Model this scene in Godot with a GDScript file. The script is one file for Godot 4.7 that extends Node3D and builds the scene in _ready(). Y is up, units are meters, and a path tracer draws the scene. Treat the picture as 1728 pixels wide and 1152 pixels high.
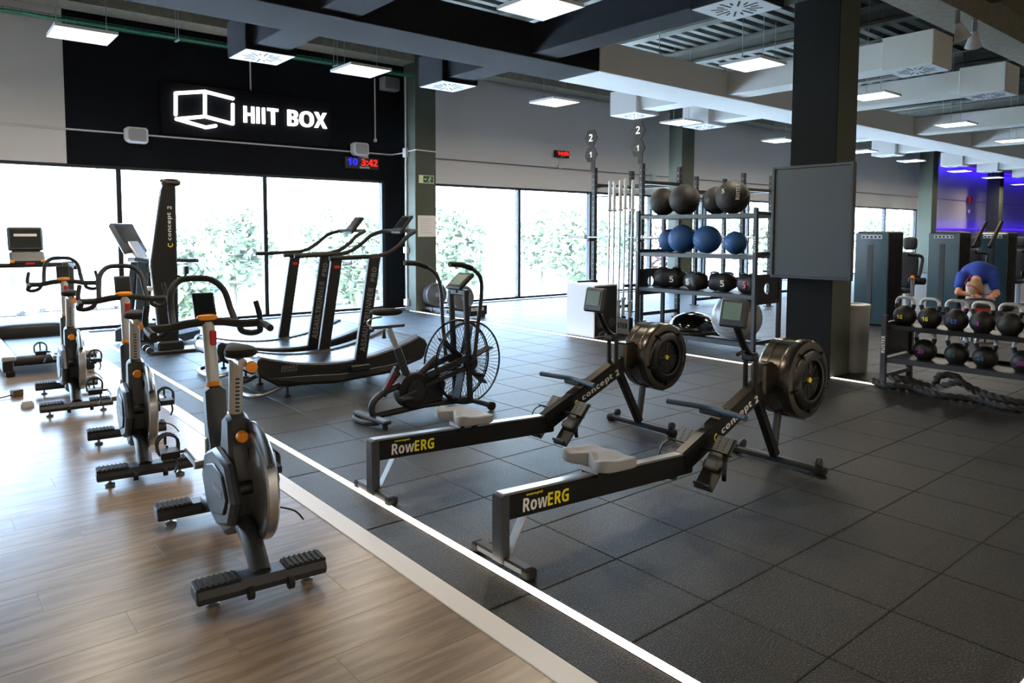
extends Node3D
# A gym floor: rubber tiles, rowers, bikes, racks; daylight through a long window wall, panel lamps under a metal roof.

class MB:
	# collects triangles of closed shapes; normals are smoothed up to a crease angle on commit
	var v := PackedVector3Array()
	var crease := 0.78
	var s0 := 0
	func tri(a: Vector3, b: Vector3, c: Vector3):
		if (b - a).cross(c - a).length_squared() < 1e-16: return
		v.append(a); v.append(b); v.append(c)
	func quad(a, b, c, d):
		tri(a, b, c); tri(a, c, d)
	func flush():
		if v.size() == s0: return
		var m := Vector3.ZERO
		for i in range(s0, v.size()): m += v[i]
		m /= float(v.size() - s0)
		var vol := 0.0
		for i in range(s0, v.size(), 3): vol += (v[i] - m).dot((v[i + 1] - m).cross(v[i + 2] - m))
		if vol > 0.0:
			for i in range(s0, v.size(), 3):
				var t := v[i]; v[i] = v[i + 1]; v[i + 1] = t
		s0 = v.size()
	func loft(rings: Array, cap := true, loop := false):
		var n: int = rings[0].size()
		var last: int = rings.size() if loop else rings.size() - 1
		for i in last:
			var A = rings[i]; var B = rings[(i + 1) % rings.size()]
			for j in n:
				var k := (j + 1) % n
				quad(A[j], A[k], B[k], B[j])
		if cap and not loop:
			for e in [rings[0], rings[rings.size() - 1]]:
				var m := Vector3.ZERO
				for p in e: m += p
				m /= float(n)
				for j in n:
					if e == rings[0]: tri(m, e[(j + 1) % n], e[j])
					else: tri(m, e[j], e[(j + 1) % n])
		flush()
	func box(c: Vector3, s: Vector3, bv := 0.004, bs := Basis()):
		bv = minf(bv, minf(s.x, minf(s.y, s.z)) * 0.3)
		var h := s * 0.5
		var P := {}
		for x in [-1, 1]:
			for y in [-1, 1]:
				for z in [-1, 1]:
					P[[x, y, z, 0]] = c + bs * Vector3(x * h.x, y * (h.y - bv), z * (h.z - bv))
					P[[x, y, z, 1]] = c + bs * Vector3(x * (h.x - bv), y * h.y, z * (h.z - bv))
					P[[x, y, z, 2]] = c + bs * Vector3(x * (h.x - bv), y * (h.y - bv), z * h.z)
		for s_ in [-1, 1]:
			oq(c, P[[s_, -1, -1, 0]], P[[s_, 1, -1, 0]], P[[s_, 1, 1, 0]], P[[s_, -1, 1, 0]])
			oq(c, P[[-1, s_, -1, 1]], P[[1, s_, -1, 1]], P[[1, s_, 1, 1]], P[[-1, s_, 1, 1]])
			oq(c, P[[-1, -1, s_, 2]], P[[1, -1, s_, 2]], P[[1, 1, s_, 2]], P[[-1, 1, s_, 2]])
		if bv > 0.0:
			for a in [-1, 1]:
				for b in [-1, 1]:
					oq(c, P[[a, b, -1, 0]], P[[a, b, 1, 0]], P[[a, b, 1, 1]], P[[a, b, -1, 1]])
					oq(c, P[[a, -1, b, 0]], P[[a, 1, b, 0]], P[[a, 1, b, 2]], P[[a, -1, b, 2]])
					oq(c, P[[-1, a, b, 1]], P[[1, a, b, 1]], P[[1, a, b, 2]], P[[-1, a, b, 2]])
					for d in [-1, 1]:
						ot(c, P[[a, b, d, 0]], P[[a, b, d, 1]], P[[a, b, d, 2]])
		s0 = v.size()
	func ot(c: Vector3, a: Vector3, b: Vector3, d: Vector3):
		if ((a + b + d) / 3.0 - c).dot((b - a).cross(d - a)) > 0.0: tri(a, d, b)
		else: tri(a, b, d)
	func oq(c: Vector3, a, b, d, e):
		ot(c, a, b, d); ot(c, a, d, e)
	func bar(a: Vector3, b: Vector3, w: float, h: float, bv := 0.004, up := Vector3.UP):
		# rectangular bar from a to b; h runs along up, w across
		var x := (b - a).normalized()
		if absf(x.dot(up)) > 0.98: up = Vector3.RIGHT if absf(x.x) < 0.9 else Vector3.BACK
		var z := x.cross(up).normalized()
		var y := z.cross(x)
		box((a + b) * 0.5, Vector3(a.distance_to(b), h, w), bv, Basis(x, y, z))
	func tube(pts: Array, r, n := 10, loop := false, flat := 1.0, cap := true):
		var rings := []
		var up := Vector3.UP
		var m := pts.size()
		for i in m:
			var a: Vector3 = pts[i - 1] if i > 0 else (pts[m - 1] if loop else pts[0])
			var b: Vector3 = pts[i + 1] if i < m - 1 else (pts[0] if loop else pts[m - 1])
			var t := (b - a).normalized()
			if i == 0:
				up = Vector3.UP if absf(t.y) < 0.9 else Vector3.RIGHT
			up = (up - t * up.dot(t)).normalized()
			var sd := t.cross(up)
			var rr: float = r[i] if r is Array else r
			var ring := PackedVector3Array()
			for j in n:
				var w := TAU * j / n
				ring.append(pts[i] + up * (cos(w) * rr * flat) + sd * (sin(w) * rr))
			rings.append(ring)
		loft(rings, cap, loop)
	func lathe(prof: Array, xf: Transform3D, n := 24):
		# prof: Vector2(radius, height) along local y
		var rings := []
		for p in prof:
			var ring := PackedVector3Array()
			for j in n:
				var w := TAU * j / n
				ring.append(xf * Vector3(cos(w) * p.x, p.y, sin(w) * p.x))
			rings.append(ring)
		loft(rings)
	func cyl(a: Vector3, b: Vector3, r: float, n := 14, bv := 0.002):
		var L := a.distance_to(b)
		bv = minf(bv, minf(r, L) * 0.4)
		lathe([Vector2(r - bv, 0), Vector2(r, bv), Vector2(r, L - bv), Vector2(r - bv, L)], MB.along(a, b), n)
	static func along(a: Vector3, b: Vector3) -> Transform3D:
		var y := (b - a).normalized()
		var x := y.cross(Vector3.BACK if absf(y.z) < 0.9 else Vector3.RIGHT).normalized()
		return Transform3D(Basis(x, y, x.cross(y)), a)
	func ball(c: Vector3, s: Vector3, n := 20, k := 12, bs := Basis()):
		var pr := []
		for i in k + 1:
			var w := PI * i / k
			pr.append(Vector2(sin(w), -cos(w)))
		lathe(pr, Transform3D(bs * Basis.from_scale(s), c), n)
	func prism(poly: Array, depth: float, xf := Transform3D(), bv := 0.0):
		# outline in local xy, pushed out along z, centred; bevelled rim
		var pl := PackedVector2Array(poly)
		if Geometry2D.is_polygon_clockwise(pl): pl.reverse()
		var n := pl.size()
		var ins := PackedVector2Array()
		for i in n:
			var a := pl[(i + n - 1) % n]; var b := pl[i]; var c := pl[(i + 1) % n]
			var n1 := (b - a).normalized().orthogonal(); var n2 := (c - b).normalized().orthogonal()
			var mm := n1 + n2
			mm = mm / maxf(mm.length_squared() * 0.5, 0.3)
			ins.append(b + mm * bv if Geometry2D.is_point_in_polygon(b + mm * bv * 1.01 + Vector2(1e-7, 1e-7), pl) else b - mm * bv)
		var h := depth * 0.5
		var rings := []
		var L := [[ins, -h], [pl, -h + bv], [pl, h - bv], [ins, h]] if bv > 0.0 else [[pl, -h], [pl, h]]
		for q in L:
			var ring := PackedVector3Array()
			for p in q[0]: ring.append(xf * Vector3(p.x, p.y, q[1]))
			rings.append(ring)
		for i in rings.size() - 1:
			for j in n: quad(rings[i][j], rings[i][(j + 1) % n], rings[i + 1][(j + 1) % n], rings[i + 1][j])
		var T := Geometry2D.triangulate_polygon(pl)
		var top = rings[rings.size() - 1]
		for i in range(0, T.size(), 3):
			# caps wound to match the sides
			var a := T[i]; var b := T[i + 1]; var c := T[i + 2]
			if (pl[b] - pl[a]).cross(pl[c] - pl[a]) < 0.0:
				var t := b; b = c; c = t
			tri(top[a], top[b], top[c])
			tri(rings[0][a], rings[0][c], rings[0][b])
		flush()
	func pad(c: Vector3, s: Vector3, e := 4.0, bs := Basis(), n := 28, k := 10, bend := "", ph := 0.0):
		# soft rounded block: superellipsoid; bend may move points in local space
		var rings := []
		for i in k + 1:
			var w := PI * (float(i) / k - 0.5)
			var cy := pow(absf(cos(w)), 2.0 / e); var sy := pow(absf(sin(w)), 2.0 / e) * signf(sin(w))
			var ring := PackedVector3Array()
			for j in n:
				var q := TAU * j / n
				var p := Vector3(pow(absf(cos(q)), 2.0 / e) * signf(cos(q)) * cy, sy, pow(absf(sin(q)), 2.0 / e) * signf(sin(q)) * cy) * s * 0.5
				if bend: p = MB.soften(bend, p, ph)
				ring.append(c + bs * p)
			rings.append(ring)
		loft(rings)
	static func soften(kind: String, p: Vector3, ph: float) -> Vector3:
		if kind == "saddle":
			var k := clampf((p.z + 0.14) / 0.28, 0.0, 1.0)
			return Vector3(p.x * lerpf(0.30, 1.0, smoothstep(0.25, 0.95, k)), p.y + 0.012 * k, p.z)
		if kind == "row_seat":
			var k := p.z / 0.165
			var top := 1.0 if p.y > 0.0 else 0.0
			var dip := -0.022 * exp(-pow((absf(k) - 0.45) * 3.2, 2.0)) * top * (0.4 + 0.6 * smoothstep(-0.12, 0.06, -p.x))
			var rear := 0.018 * smoothstep(0.02, 0.13, -p.x) * top
			var notch := 0.05 * exp(-pow(k * 4.0, 2.0)) * smoothstep(0.0, 0.13, -p.x)
			return Vector3(p.x + notch, p.y + dip + rear, p.z)
		return p * (1.0 + 0.05 * sin(p.z * 34.0 + ph) + 0.035 * sin(p.x * 40.0 + p.y * 30.0))
	func mesh() -> ArrayMesh:
		var fn := PackedVector3Array()
		var at := {}
		for i in range(0, v.size(), 3):
			fn.append((v[i + 2] - v[i]).cross(v[i + 1] - v[i]))
			for k in 3:
				var key := Vector3i((v[i + k] * 5000.0).round())
				if at.has(key): at[key].append(i / 3)
				else: at[key] = PackedInt32Array([i / 3])
		var un := PackedVector3Array()
		for f in fn: un.append(f.normalized())
		var nn := PackedVector3Array(); nn.resize(v.size())
		for i in v.size():
			var f := i / 3
			var s := Vector3.ZERO
			var u := un[f]
			for q in at[Vector3i((v[i] * 5000.0).round())]:
				if u.dot(un[q]) > crease: s += fn[q]
			nn[i] = s.normalized()
		var arr := []
		arr.resize(Mesh.ARRAY_MAX)
		arr[Mesh.ARRAY_VERTEX] = v; arr[Mesh.ARRAY_NORMAL] = nn
		var me := ArrayMesh.new()
		me.add_surface_from_arrays(Mesh.PRIMITIVE_TRIANGLES, arr)
		return me

var used := {}
var M := {}
var rng := RandomNumberGenerator.new()
const H := 1.492

func V(x, y, z) -> Vector3: return Vector3(x, y, z)
func numbered(n: String) -> String:
	used[n] = used.get(n, -1) + 1
	return n if used[n] == 0 else "%s_%03d" % [n, used[n]]
func tag(o: Node, label: String, cat: String, group := "", kind := ""):
	if label: o.set_meta("label", label)
	if cat: o.set_meta("category", cat)
	if group: o.set_meta("group", group)
	if kind: o.set_meta("kind", kind)
	return o
func thing(n: String, label: String, cat: String, at := Vector3.ZERO, turn := 0.0, group := "") -> Node3D:
	var o := Node3D.new()
	o.name = numbered(n)
	add_child(o)
	o.position = at; o.rotation.y = deg_to_rad(turn)
	return tag(o, label, cat, group)
func setting(n: String) -> Node3D:
	var o := Node3D.new()
	o.name = numbered(n); add_child(o)
	o.set_meta("kind", "structure")
	return o
func put(b, n: String, m: Material, parent: Node, label := "") -> MeshInstance3D:
	var o := MeshInstance3D.new()
	o.mesh = b if b is Mesh else b.mesh()
	o.material_override = m
	if parent == self: n = numbered(n)
	o.name = n
	parent.add_child(o, true)
	if label: o.set_meta("label", label)
	return o
func copy(o: Node3D, at: Vector3, turn := 0.0, label := "") -> Node3D:
	var c: Node3D = o.duplicate()
	c.name = numbered(String(o.name).split("_0")[0])
	add_child(c)
	c.position = at; c.rotation.y = deg_to_rad(turn)
	if label: c.set_meta("label", label)
	return c
func B() -> MB: return MB.new()
func boxm(c: Vector3, s: Vector3, bv := 0.004) -> MB:
	var b := MB.new(); b.box(c, s, bv); return b
func tubem(p: Array, r, n := 10) -> MB:
	var b := MB.new(); b.tube(p, r, n); return b
func curve(pts: Array, k := 6) -> Array:
	# smooth path through the points
	var out := []
	for i in pts.size() - 1:
		var a: Vector3 = pts[maxi(i - 1, 0)]; var b: Vector3 = pts[i]; var c: Vector3 = pts[i + 1]; var d: Vector3 = pts[mini(i + 2, pts.size() - 1)]
		for j in k: out.append(b.cubic_interpolate(c, a, d, float(j) / k))
	out.append(pts[pts.size() - 1])
	return out
func words(s: String, h: float, m: Material, parent: Node, at: Vector3, bs: Basis, width := 0.0, deep := 0.002, bold := true) -> MeshInstance3D:
	# raised lettering, centred at a point, reading along bs.x with bs.z out of the surface
	var t := TextMesh.new()
	var f := SystemFont.new()
	f.font_names = PackedStringArray(["Droid Sans"]); f.font_weight = 700 if bold else 400
	t.font = f; t.text = s; t.font_size = 48; t.pixel_size = 0.01; t.depth = 0.02; t.curve_step = 2.0
	var bb := t.get_aabb()
	var o := MeshInstance3D.new()
	o.mesh = t; o.material_override = m; o.name = "lettering"
	parent.add_child(o, true)
	var sy := h / maxf(bb.size.y, 0.001)
	var sx := (width / maxf(bb.size.x, 0.001)) if width > 0.0 else sy
	var c := bb.get_center()
	var b2 := Basis(bs.x * sx, bs.y * sy, bs.z * (deep / maxf(bb.size.z, 0.001)))
	o.transform = Transform3D(b2, at - b2 * c)
	return o
func mat(k: String, c: Color, rough := 0.6, metal := 0.0) -> StandardMaterial3D:
	var m := StandardMaterial3D.new()
	m.resource_name = k; m.albedo_color = c; m.roughness = rough; m.metallic = metal
	M[k] = m
	return m
func lit(k: String, c: Color, e: float) -> StandardMaterial3D:
	var m := mat(k, c, 0.6)
	m.emission_enabled = true; m.emission = c; m.emission_energy_multiplier = e
	return m
func noise_tex(seed_: int, freq: float, oct: int, lo: Color, hi: Color, p0 := 0.0, p1 := 1.0, px := 512) -> ImageTexture:
	var n := FastNoiseLite.new()
	n.seed = seed_; n.frequency = freq; n.fractal_octaves = oct; n.noise_type = FastNoiseLite.TYPE_SIMPLEX
	var im := n.get_seamless_image(px, px)
	im.convert(Image.FORMAT_RGB8)
	for y in px:
		for x in px:
			var t := smoothstep(p0, p1, im.get_pixel(x, y).r)
			im.set_pixel(x, y, lo.lerp(hi, t))
	im.generate_mipmaps()
	return ImageTexture.create_from_image(im)
func bump_tex(seed_: int, freq: float, k: float, px := 512) -> ImageTexture:
	var n := FastNoiseLite.new()
	n.seed = seed_; n.frequency = freq; n.fractal_octaves = 2
	var im := n.get_seamless_image(px, px)
	im.convert(Image.FORMAT_RGBA8)
	im.bump_map_to_normal_map(k)
	im.generate_mipmaps()
	return ImageTexture.create_from_image(im)
func tri_tex(m: StandardMaterial3D, t: Texture2D, sc: Vector3, off := Vector3.ZERO):
	m.albedo_texture = t; m.uv1_triplanar = true; m.uv1_world_triplanar = true; m.uv1_scale = sc; m.uv1_offset = off
	m.albedo_color = Color.WHITE
func area(parent: Node, at: Vector3, size: Vector2, e: float, c: Color, rot := Vector3(-90, 0, 0)):
	var l := AreaLight3D.new()
	l.name = "lamp_light"
	l.area_size = size; l.light_energy = e; l.light_color = c; l.shadow_enabled = true
	l.area_range = 60.0; l.area_attenuation = 2.0
	l.area_normalize_energy = true
	parent.add_child(l, true)
	l.position = at; l.rotation_degrees = rot

func materials():
	mat("black_wall", Color(0.095, 0.105, 0.125), 0.9).metallic_specular = 0.2
	mat("grey_wall", Color(0.86, 0.845, 0.85), 0.85)
	mat("back_wall", Color(0.84, 0.79, 0.72), 0.85)
	mat("column_green", Color(0.265, 0.29, 0.25), 0.75)
	mat("frame_dark", Color(0.10, 0.12, 0.15), 0.45, 0.3)
	mat("deck_metal", Color(0.40, 0.42, 0.41), 0.6, 0.3)
	mat("concrete", Color(0.52, 0.50, 0.45), 0.9)
	tri_tex(M.concrete, noise_tex(5, 0.012, 4, Color(0.49, 0.47, 0.42), Color(0.54, 0.52, 0.46)), V(0.9, 0.9, 0.9))
	mat("galvanised", Color(0.40, 0.41, 0.39), 0.65, 0.2)
	mat("duct_black", Color(0.13, 0.14, 0.16), 0.95).metallic_specular = 0.2
	mat("duct_white", Color(0.88, 0.87, 0.86), 0.6)
	mat("diffuser_white", Color(0.86, 0.87, 0.90), 0.5)
	mat("slot_dark", Color(0.06, 0.07, 0.08), 0.7)
	mat("white_plastic", Color(0.82, 0.82, 0.83), 0.45)
	mat("grey_plastic", Color(0.45, 0.46, 0.47), 0.5)
	mat("grille_grey", Color(0.62, 0.63, 0.65), 0.6)
	mat("tray_green", Color(0.16, 0.42, 0.32), 0.5, 0.3)
	mat("joint_black", Color(0.03, 0.03, 0.03), 0.9)
	var grain := bump_tex(31, 0.22, 3.0)
	for i in 3:
		mat("rubber%d" % i, Color.WHITE, 0.5)
		var k := 0.88 + 0.09 * i
		tri_tex(M["rubber%d" % i], noise_tex(11 + i, 0.14, 2, Color(0.055, 0.053, 0.052) * k, Color(0.36, 0.355, 0.35) * k, 0.56, 0.92), V(1.1, 1.1, 1.1), V(0.13, 0.37, 0.71) * i)
		M["rubber%d" % i].metallic_specular = 0.5
		M["rubber%d" % i].normal_enabled = true; M["rubber%d" % i].normal_texture = grain; M["rubber%d" % i].normal_scale = 0.7
		mat("wood%d" % i, Color.WHITE, 0.3)
		var w := 0.98 + 0.02 * i
		tri_tex(M["wood%d" % i], noise_tex(21 + i, 0.016, 5, Color(0.475, 0.395, 0.315) * w, Color(0.585, 0.495, 0.405) * w, 0.2, 0.8), V(0.22, 1.8, 1.8), V(0.31, 0.17, 0.53) * i)
	mat("threshold_white", Color(0.94, 0.93, 0.93), 0.45)
	mat("steel_black", Color(0.065, 0.068, 0.075), 0.38, 0.2)
	mat("plastic_black", Color(0.06, 0.06, 0.065), 0.5)
	mat("rubber_black", Color(0.05, 0.05, 0.052), 0.75)
	mat("grip_black", Color(0.085, 0.085, 0.09), 0.7)
	mat("charcoal", Color(0.17, 0.18, 0.20), 0.42)
	mat("graphite", Color(0.27, 0.28, 0.30), 0.38, 0.4)
	mat("silver", Color(0.72, 0.73, 0.75), 0.3, 0.85)
	mat("chrome", Color(0.85, 0.85, 0.86), 0.14, 1.0)
	mat("alu_grey", Color(0.70, 0.70, 0.70), 0.4, 0.5)
	mat("smoke_metal", Color(0.37, 0.35, 0.325), 0.26, 0.85)
	mat("seat_grey", Color(0.56, 0.56, 0.57), 0.55)
	mat("orange", Color(0.95, 0.58, 0.08), 0.45)
	mat("red", Color(0.75, 0.10, 0.09), 0.5)
	mat("yellow", Color(0.93, 0.86, 0.10), 0.5)
	mat("white_print", Color(0.86, 0.86, 0.86), 0.6)
	mat("grey_print", Color(0.42, 0.42, 0.43), 0.6)
	mat("belt_grey", Color(0.20, 0.21, 0.23), 0.32)
	mat("belt_black", Color(0.09, 0.095, 0.10), 0.5)
	mat("steel_blue_grip", Color(0.16, 0.26, 0.34), 0.6)
	mat("foot_grey", Color(0.20, 0.205, 0.21), 0.5)
	mat("flex_grey", Color(0.40, 0.41, 0.42), 0.5)
	mat("lcd", Color(0.45, 0.53, 0.48), 0.25)
	mat("screen_dark", Color(0.10, 0.12, 0.12), 0.2)
	mat("ball_blue", Color(0.14, 0.31, 0.52), 0.6)
	mat("ball_black", Color(0.08, 0.078, 0.07), 0.65)
	mat("ball_silver", Color(0.60, 0.60, 0.62), 0.35, 0.15)
	mat("bosu_black", Color(0.04, 0.04, 0.045), 0.12)
	mat("bag_black", Color(0.06, 0.065, 0.075), 0.55)
	mat("plate_grey", Color(0.33, 0.34, 0.36), 0.5)
	mat("box_white", Color(0.80, 0.80, 0.81), 0.6)
	mat("board_grey", Color(0.22, 0.25, 0.27), 0.6)
	mat("board_frame", Color(0.17, 0.18, 0.20), 0.45)
	mat("tower_blue", Color(0.16, 0.24, 0.27), 0.18)
	mat("tower_black", Color(0.055, 0.055, 0.06), 0.45)
	mat("upholstery", Color(0.10, 0.10, 0.11), 0.55)
	mat("frame_silver", Color(0.62, 0.65, 0.70), 0.4, 0.4)
	mat("kettle_black", Color(0.085, 0.085, 0.085), 0.55)
	mat("num_blue", Color(0.10, 0.32, 0.68), 0.6)
	mat("num_magenta", Color(0.62, 0.10, 0.55), 0.6)
	mat("num_green", Color(0.06, 0.34, 0.25), 0.6)
	mat("num_teal", Color(0.07, 0.33, 0.42), 0.6)
	mat("rope_black", Color(0.06, 0.06, 0.07), 0.75)
	mat("bin_grey", Color(0.55, 0.55, 0.55), 0.5)
	mat("paper", Color(0.84, 0.82, 0.82), 0.8)
	mat("sign_green", Color(0.10, 0.30, 0.20), 0.6)
	mat("sign_cream", Color(0.80, 0.84, 0.72), 0.6)
	mat("skin", Color(0.78, 0.55, 0.44), 0.55)
	mat("hair", Color(0.55, 0.45, 0.33), 0.7)
	mat("shirt_blue", Color(0.07, 0.22, 0.58), 0.8)
	mat("trouser_grey", Color(0.66, 0.66, 0.68), 0.85)
	mat("cord_red", Color(0.62, 0.10, 0.10), 0.5)
	mat("leaf", Color(0.44, 0.48, 0.39), 0.8)
	mat("leaf_pale", Color(0.48, 0.51, 0.43), 0.8)
	mat("leaf_red", Color(0.42, 0.30, 0.28), 0.8)
	for k in ["leaf", "leaf_pale", "leaf_red"]:
		M[k].backlight_enabled = true; M[k].backlight = Color(0.35, 0.42, 0.28)
	mat("bark", Color(0.38, 0.33, 0.28), 0.9)
	mat("asphalt", Color(0.36, 0.36, 0.36), 0.9)
	mat("lawn", Color(0.28, 0.34, 0.20), 0.9)
	mat("facade", Color(0.84, 0.83, 0.80), 0.85)
	mat("far_glass", Color(0.32, 0.38, 0.44), 0.2)
	mat("car_red", Color(0.45, 0.28, 0.31), 0.3)
	mat("car_white", Color(0.82, 0.83, 0.85), 0.3)
	mat("car_grey", Color(0.35, 0.37, 0.42), 0.3)
	lit("panel_glow", Color(1.0, 0.97, 0.92), 2.2)
	lit("strip_glow", Color(1.0, 0.95, 0.88), 2.6)
	lit("sign_glow", Color(1.0, 0.98, 0.95), 2.4)
	lit("digit_red", Color(1.0, 0.08, 0.05), 1.4)
	lit("digit_blue", Color(0.08, 0.10, 1.0), 1.4)
	lit("neon_blue", Color(0.28, 0.10, 1.0), 1.6)
	mat("column_black", Color(0.105, 0.11, 0.11), 0.9).metallic_specular = 0.25
	mat("gloss_black", Color(0.05, 0.05, 0.048), 0.22)
	mat("block_brown", Color(0.42, 0.33, 0.25), 0.6)
	mat("sign_black", Color(0.06, 0.065, 0.07), 0.8)
	var g := mat("pane_glass", Color(0.95, 0.98, 1.0, 0.06), 0.02)
	g.transparency = BaseMaterial3D.TRANSPARENCY_ALPHA
	var t := mat("wheel_mesh", Color(0.10, 0.10, 0.11), 0.4, 0.4)
	t.metallic_specular = 0.5
func _ready():
	rng.seed = 7
	# camera: fitted to the tile grid and the wall; the lens is shifted
	var cam := Camera3D.new()
	cam.name = "camera"
	add_child(cam)
	cam.position = V(0, H, 0)
	cam.rotation = Vector3(-0.0654, -0.6905, 0.0025)
	cam.projection = Camera3D.PROJECTION_FRUSTUM
	cam.near = 0.05; cam.far = 400.0
	cam.size = 1152.0 / 1222.73 * cam.near
	cam.frustum_offset = Vector2(0, -(576.0 - 472.84) / 1222.73 * cam.near)
	cam.current = true
	var env := Environment.new()
	env.background_mode = Environment.BG_SKY
	var sm := ProceduralSkyMaterial.new()
	sm.sky_top_color = Color(0.66, 0.82, 1.0); sm.sky_horizon_color = Color(0.80, 0.91, 1.0)
	sm.ground_bottom_color = Color(0.55, 0.56, 0.56); sm.ground_horizon_color = Color(0.85, 0.88, 0.9)
	sm.sky_energy_multiplier = 1.0
	var sky := Sky.new()
	sky.sky_material = sm
	env.sky = sky
	env.background_energy_multiplier = SKY
	env.ambient_light_source = Environment.AMBIENT_SOURCE_SKY
	env.tonemap_mode = Environment.TONE_MAPPER_LINEAR
	env.tonemap_exposure = EXPOSURE
	env.sdfgi_enabled = true; env.ssao_enabled = true; env.ssil_enabled = true
	var we := WorldEnvironment.new()
	we.name = "environment"
	we.environment = env
	add_child(we)
	# sun behind the building: it lights the ground, trees and houses outside, not the room
	var sun := DirectionalLight3D.new()
	sun.name = "sun"
	add_child(sun)
	sun.look_at_from_position(Vector3.ZERO, V(0.60, -0.78, -0.12), Vector3.UP)
	sun.light_energy = 62.0; sun.light_color = Color(0.84, 0.92, 1.0); sun.light_angular_distance = 0.6; sun.shadow_enabled = true
	materials()
	shell()
	floor_build()
	windows()
	columns()
	roof()
	ducts()
	lamps()
	outside()
	wall_things()
	spin_bikes()
	rowers()
	curved_treadmills()
	air_bike()
	left_machines()
	storage_rack()
	rigs()
	plates_and_bars()
	column_board()
	kettlebells()
	machines()
	person()

const SKY := 19.0
const EXPOSURE := 1.38
const LAMP := 4.0
const WZ := -12.5

func wallbox(st: Node, n: String, a: Vector3, b: Vector3, m: Material):
	put(boxm((a + b) * 0.5, b - a, 0.0), n, m, st)

func shell():
	# window wall: upper part in three colours, a solid stretch at the far end
	var w := setting("wall_window_side")
	wallbox(w, "grey_panel", V(-4, 2.5, WZ - 0.25), V(1.80, 5.3, WZ), M.grey_wall)
	wallbox(w, "black_panel", V(1.80, 2.5, WZ - 0.25), V(8.05, 5.3, WZ), M.black_wall)
	wallbox(w, "pier", V(7.12, 0, WZ - 0.25), V(8.05, 2.5, WZ), M.black_wall)
	wallbox(w, "pale_panel", V(8.05, 2.5, WZ - 0.25), V(48, 5.3, WZ), M.grey_wall)
	wallbox(w, "end_panel", V(32.0, 0, WZ - 0.25), V(48, 2.5, WZ), M.grey_wall)
	wallbox(setting("wall_left"), "plaster", V(-4.25, 0, WZ - 0.25), V(-4, 5.3, 8.25), M.back_wall)
	wallbox(setting("wall_right"), "plaster", V(48, 0, WZ - 0.25), V(48.25, 5.3, 8.25), M.back_wall)
	wallbox(setting("wall_behind"), "plaster", V(-4, 0, 8), V(48, 5.3, 8.25), M.back_wall)

func floor_build():
	var f := setting("floor")
	put(boxm(V(22, -0.125, -2.25), V(52, 0.2, 20.9), 0.0), "slab", M.joint_black, f)
	# rubber tiles, half a metre square, joints on the measured grid
	var full := tile_mesh(0.5, 0.5)
	var spots := []
	for i in range(0, 92):
		for j in range(-24, 16):
			var x0 := 1.9335 + i * 0.5; var z0 := -2.188 + j * 0.5
			if z0 < WZ - 0.1: continue
			var c := V(x0 + 0.25, 0, z0 + 0.25)
			var l := (c - V(0, 0, 0))
			var a := l.x * 0.637 - l.z * 0.771
			var s := l.x * 0.771 + l.z * 0.637
			var seen := a > 1.0 and absf(s) < a * 0.74 + 0.5
			spots.append([a if seen else 1000.0 + l.length(), c])
	spots.sort_custom(func(p, q): return p[0] < q[0])
	var far := B()
	for n in spots.size():
		var c: Vector3 = spots[n][1]
		if n < 290:
			var o := put(full, "tile", M["rubber%d" % ((int(c.x * 7.3 + 99) + int(-c.z * 5.1 + 99)) % 3)], f)
			o.position = c
		else:
			far.box(c + V(0, -0.012, 0), V(0.494, 0.024, 0.494), 0.0)
	var fo := put(far, "tile_field", M.rubber1, f)
	fo.set_meta("kind", "stuff")
	# border of the same rubber between the white sill and the lit strip
	var edge := tile_mesh(0.218, 0.995)
	for k in 22:
		var o := put(edge, "border_tile", M["rubber%d" % (k % 3)], f)
		o.position = V(1.809, 0, 7.3 - k * 1.0)
	put(boxm(V(1.645, -0.005, -2.2), V(0.108, 0.018, 20.4), 0.003), "threshold", M.threshold_white, f)
	# wood-look planks, rows shifted against each other
	var pk := []
	for k in 5: pk.append(plank_mesh(0.25 * (k + 1), 0.2))
	for r in 60:
		var z := WZ + 0.1 + r * 0.2
		var right := 1.589
		var step: int = [4, 1, 3, 0, 2][r % 5]
		for k in 4:
			var len_: float = 0.25 * (step + 1)
			var o := put(pk[step], "plank", M["wood%d" % ((r * 7 + k * 5) % 3)], f)
			o.position = V(right - len_ / 2, 0, z)
			right -= len_ + 0.001
			step = 4
	put(boxm(V(-1.205, -0.014, -2.25), V(5.58, 0.02, 20.4), 0.0), "plank_bed", M.wood1, f)
	# light strips let into the floor: along both sides of the zone and across the front
	for s in [[V(1.94, 0, -6.6), V(0.034, 0.012, 11.75), "bright floor light strip beside the white sill and wooden floor"], [V(7.30, 0, -6.3), V(0.034, 0.012, 11.2), "bright floor light strip running past the pillar with the grey board"], [V(4.62, 0, -0.69), V(5.4, 0.012, 0.034), "bright floor light strip cutting the bottom right corner of the picture"]]:
		var t := thing("floor_light_strip", s[2], "light strip", s[0], 0, "floor light strips")
		put(boxm(V(0, 0.001, 0), s[1], 0.002), "led_diffuser", M.strip_glow, t)
		var sz: Vector3 = s[1]
		area(t, V(0, 0.012, 0), Vector2(sz.x, sz.z), 0.12, Color(1, 0.95, 0.88), Vector3(90, 0, 0))

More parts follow.
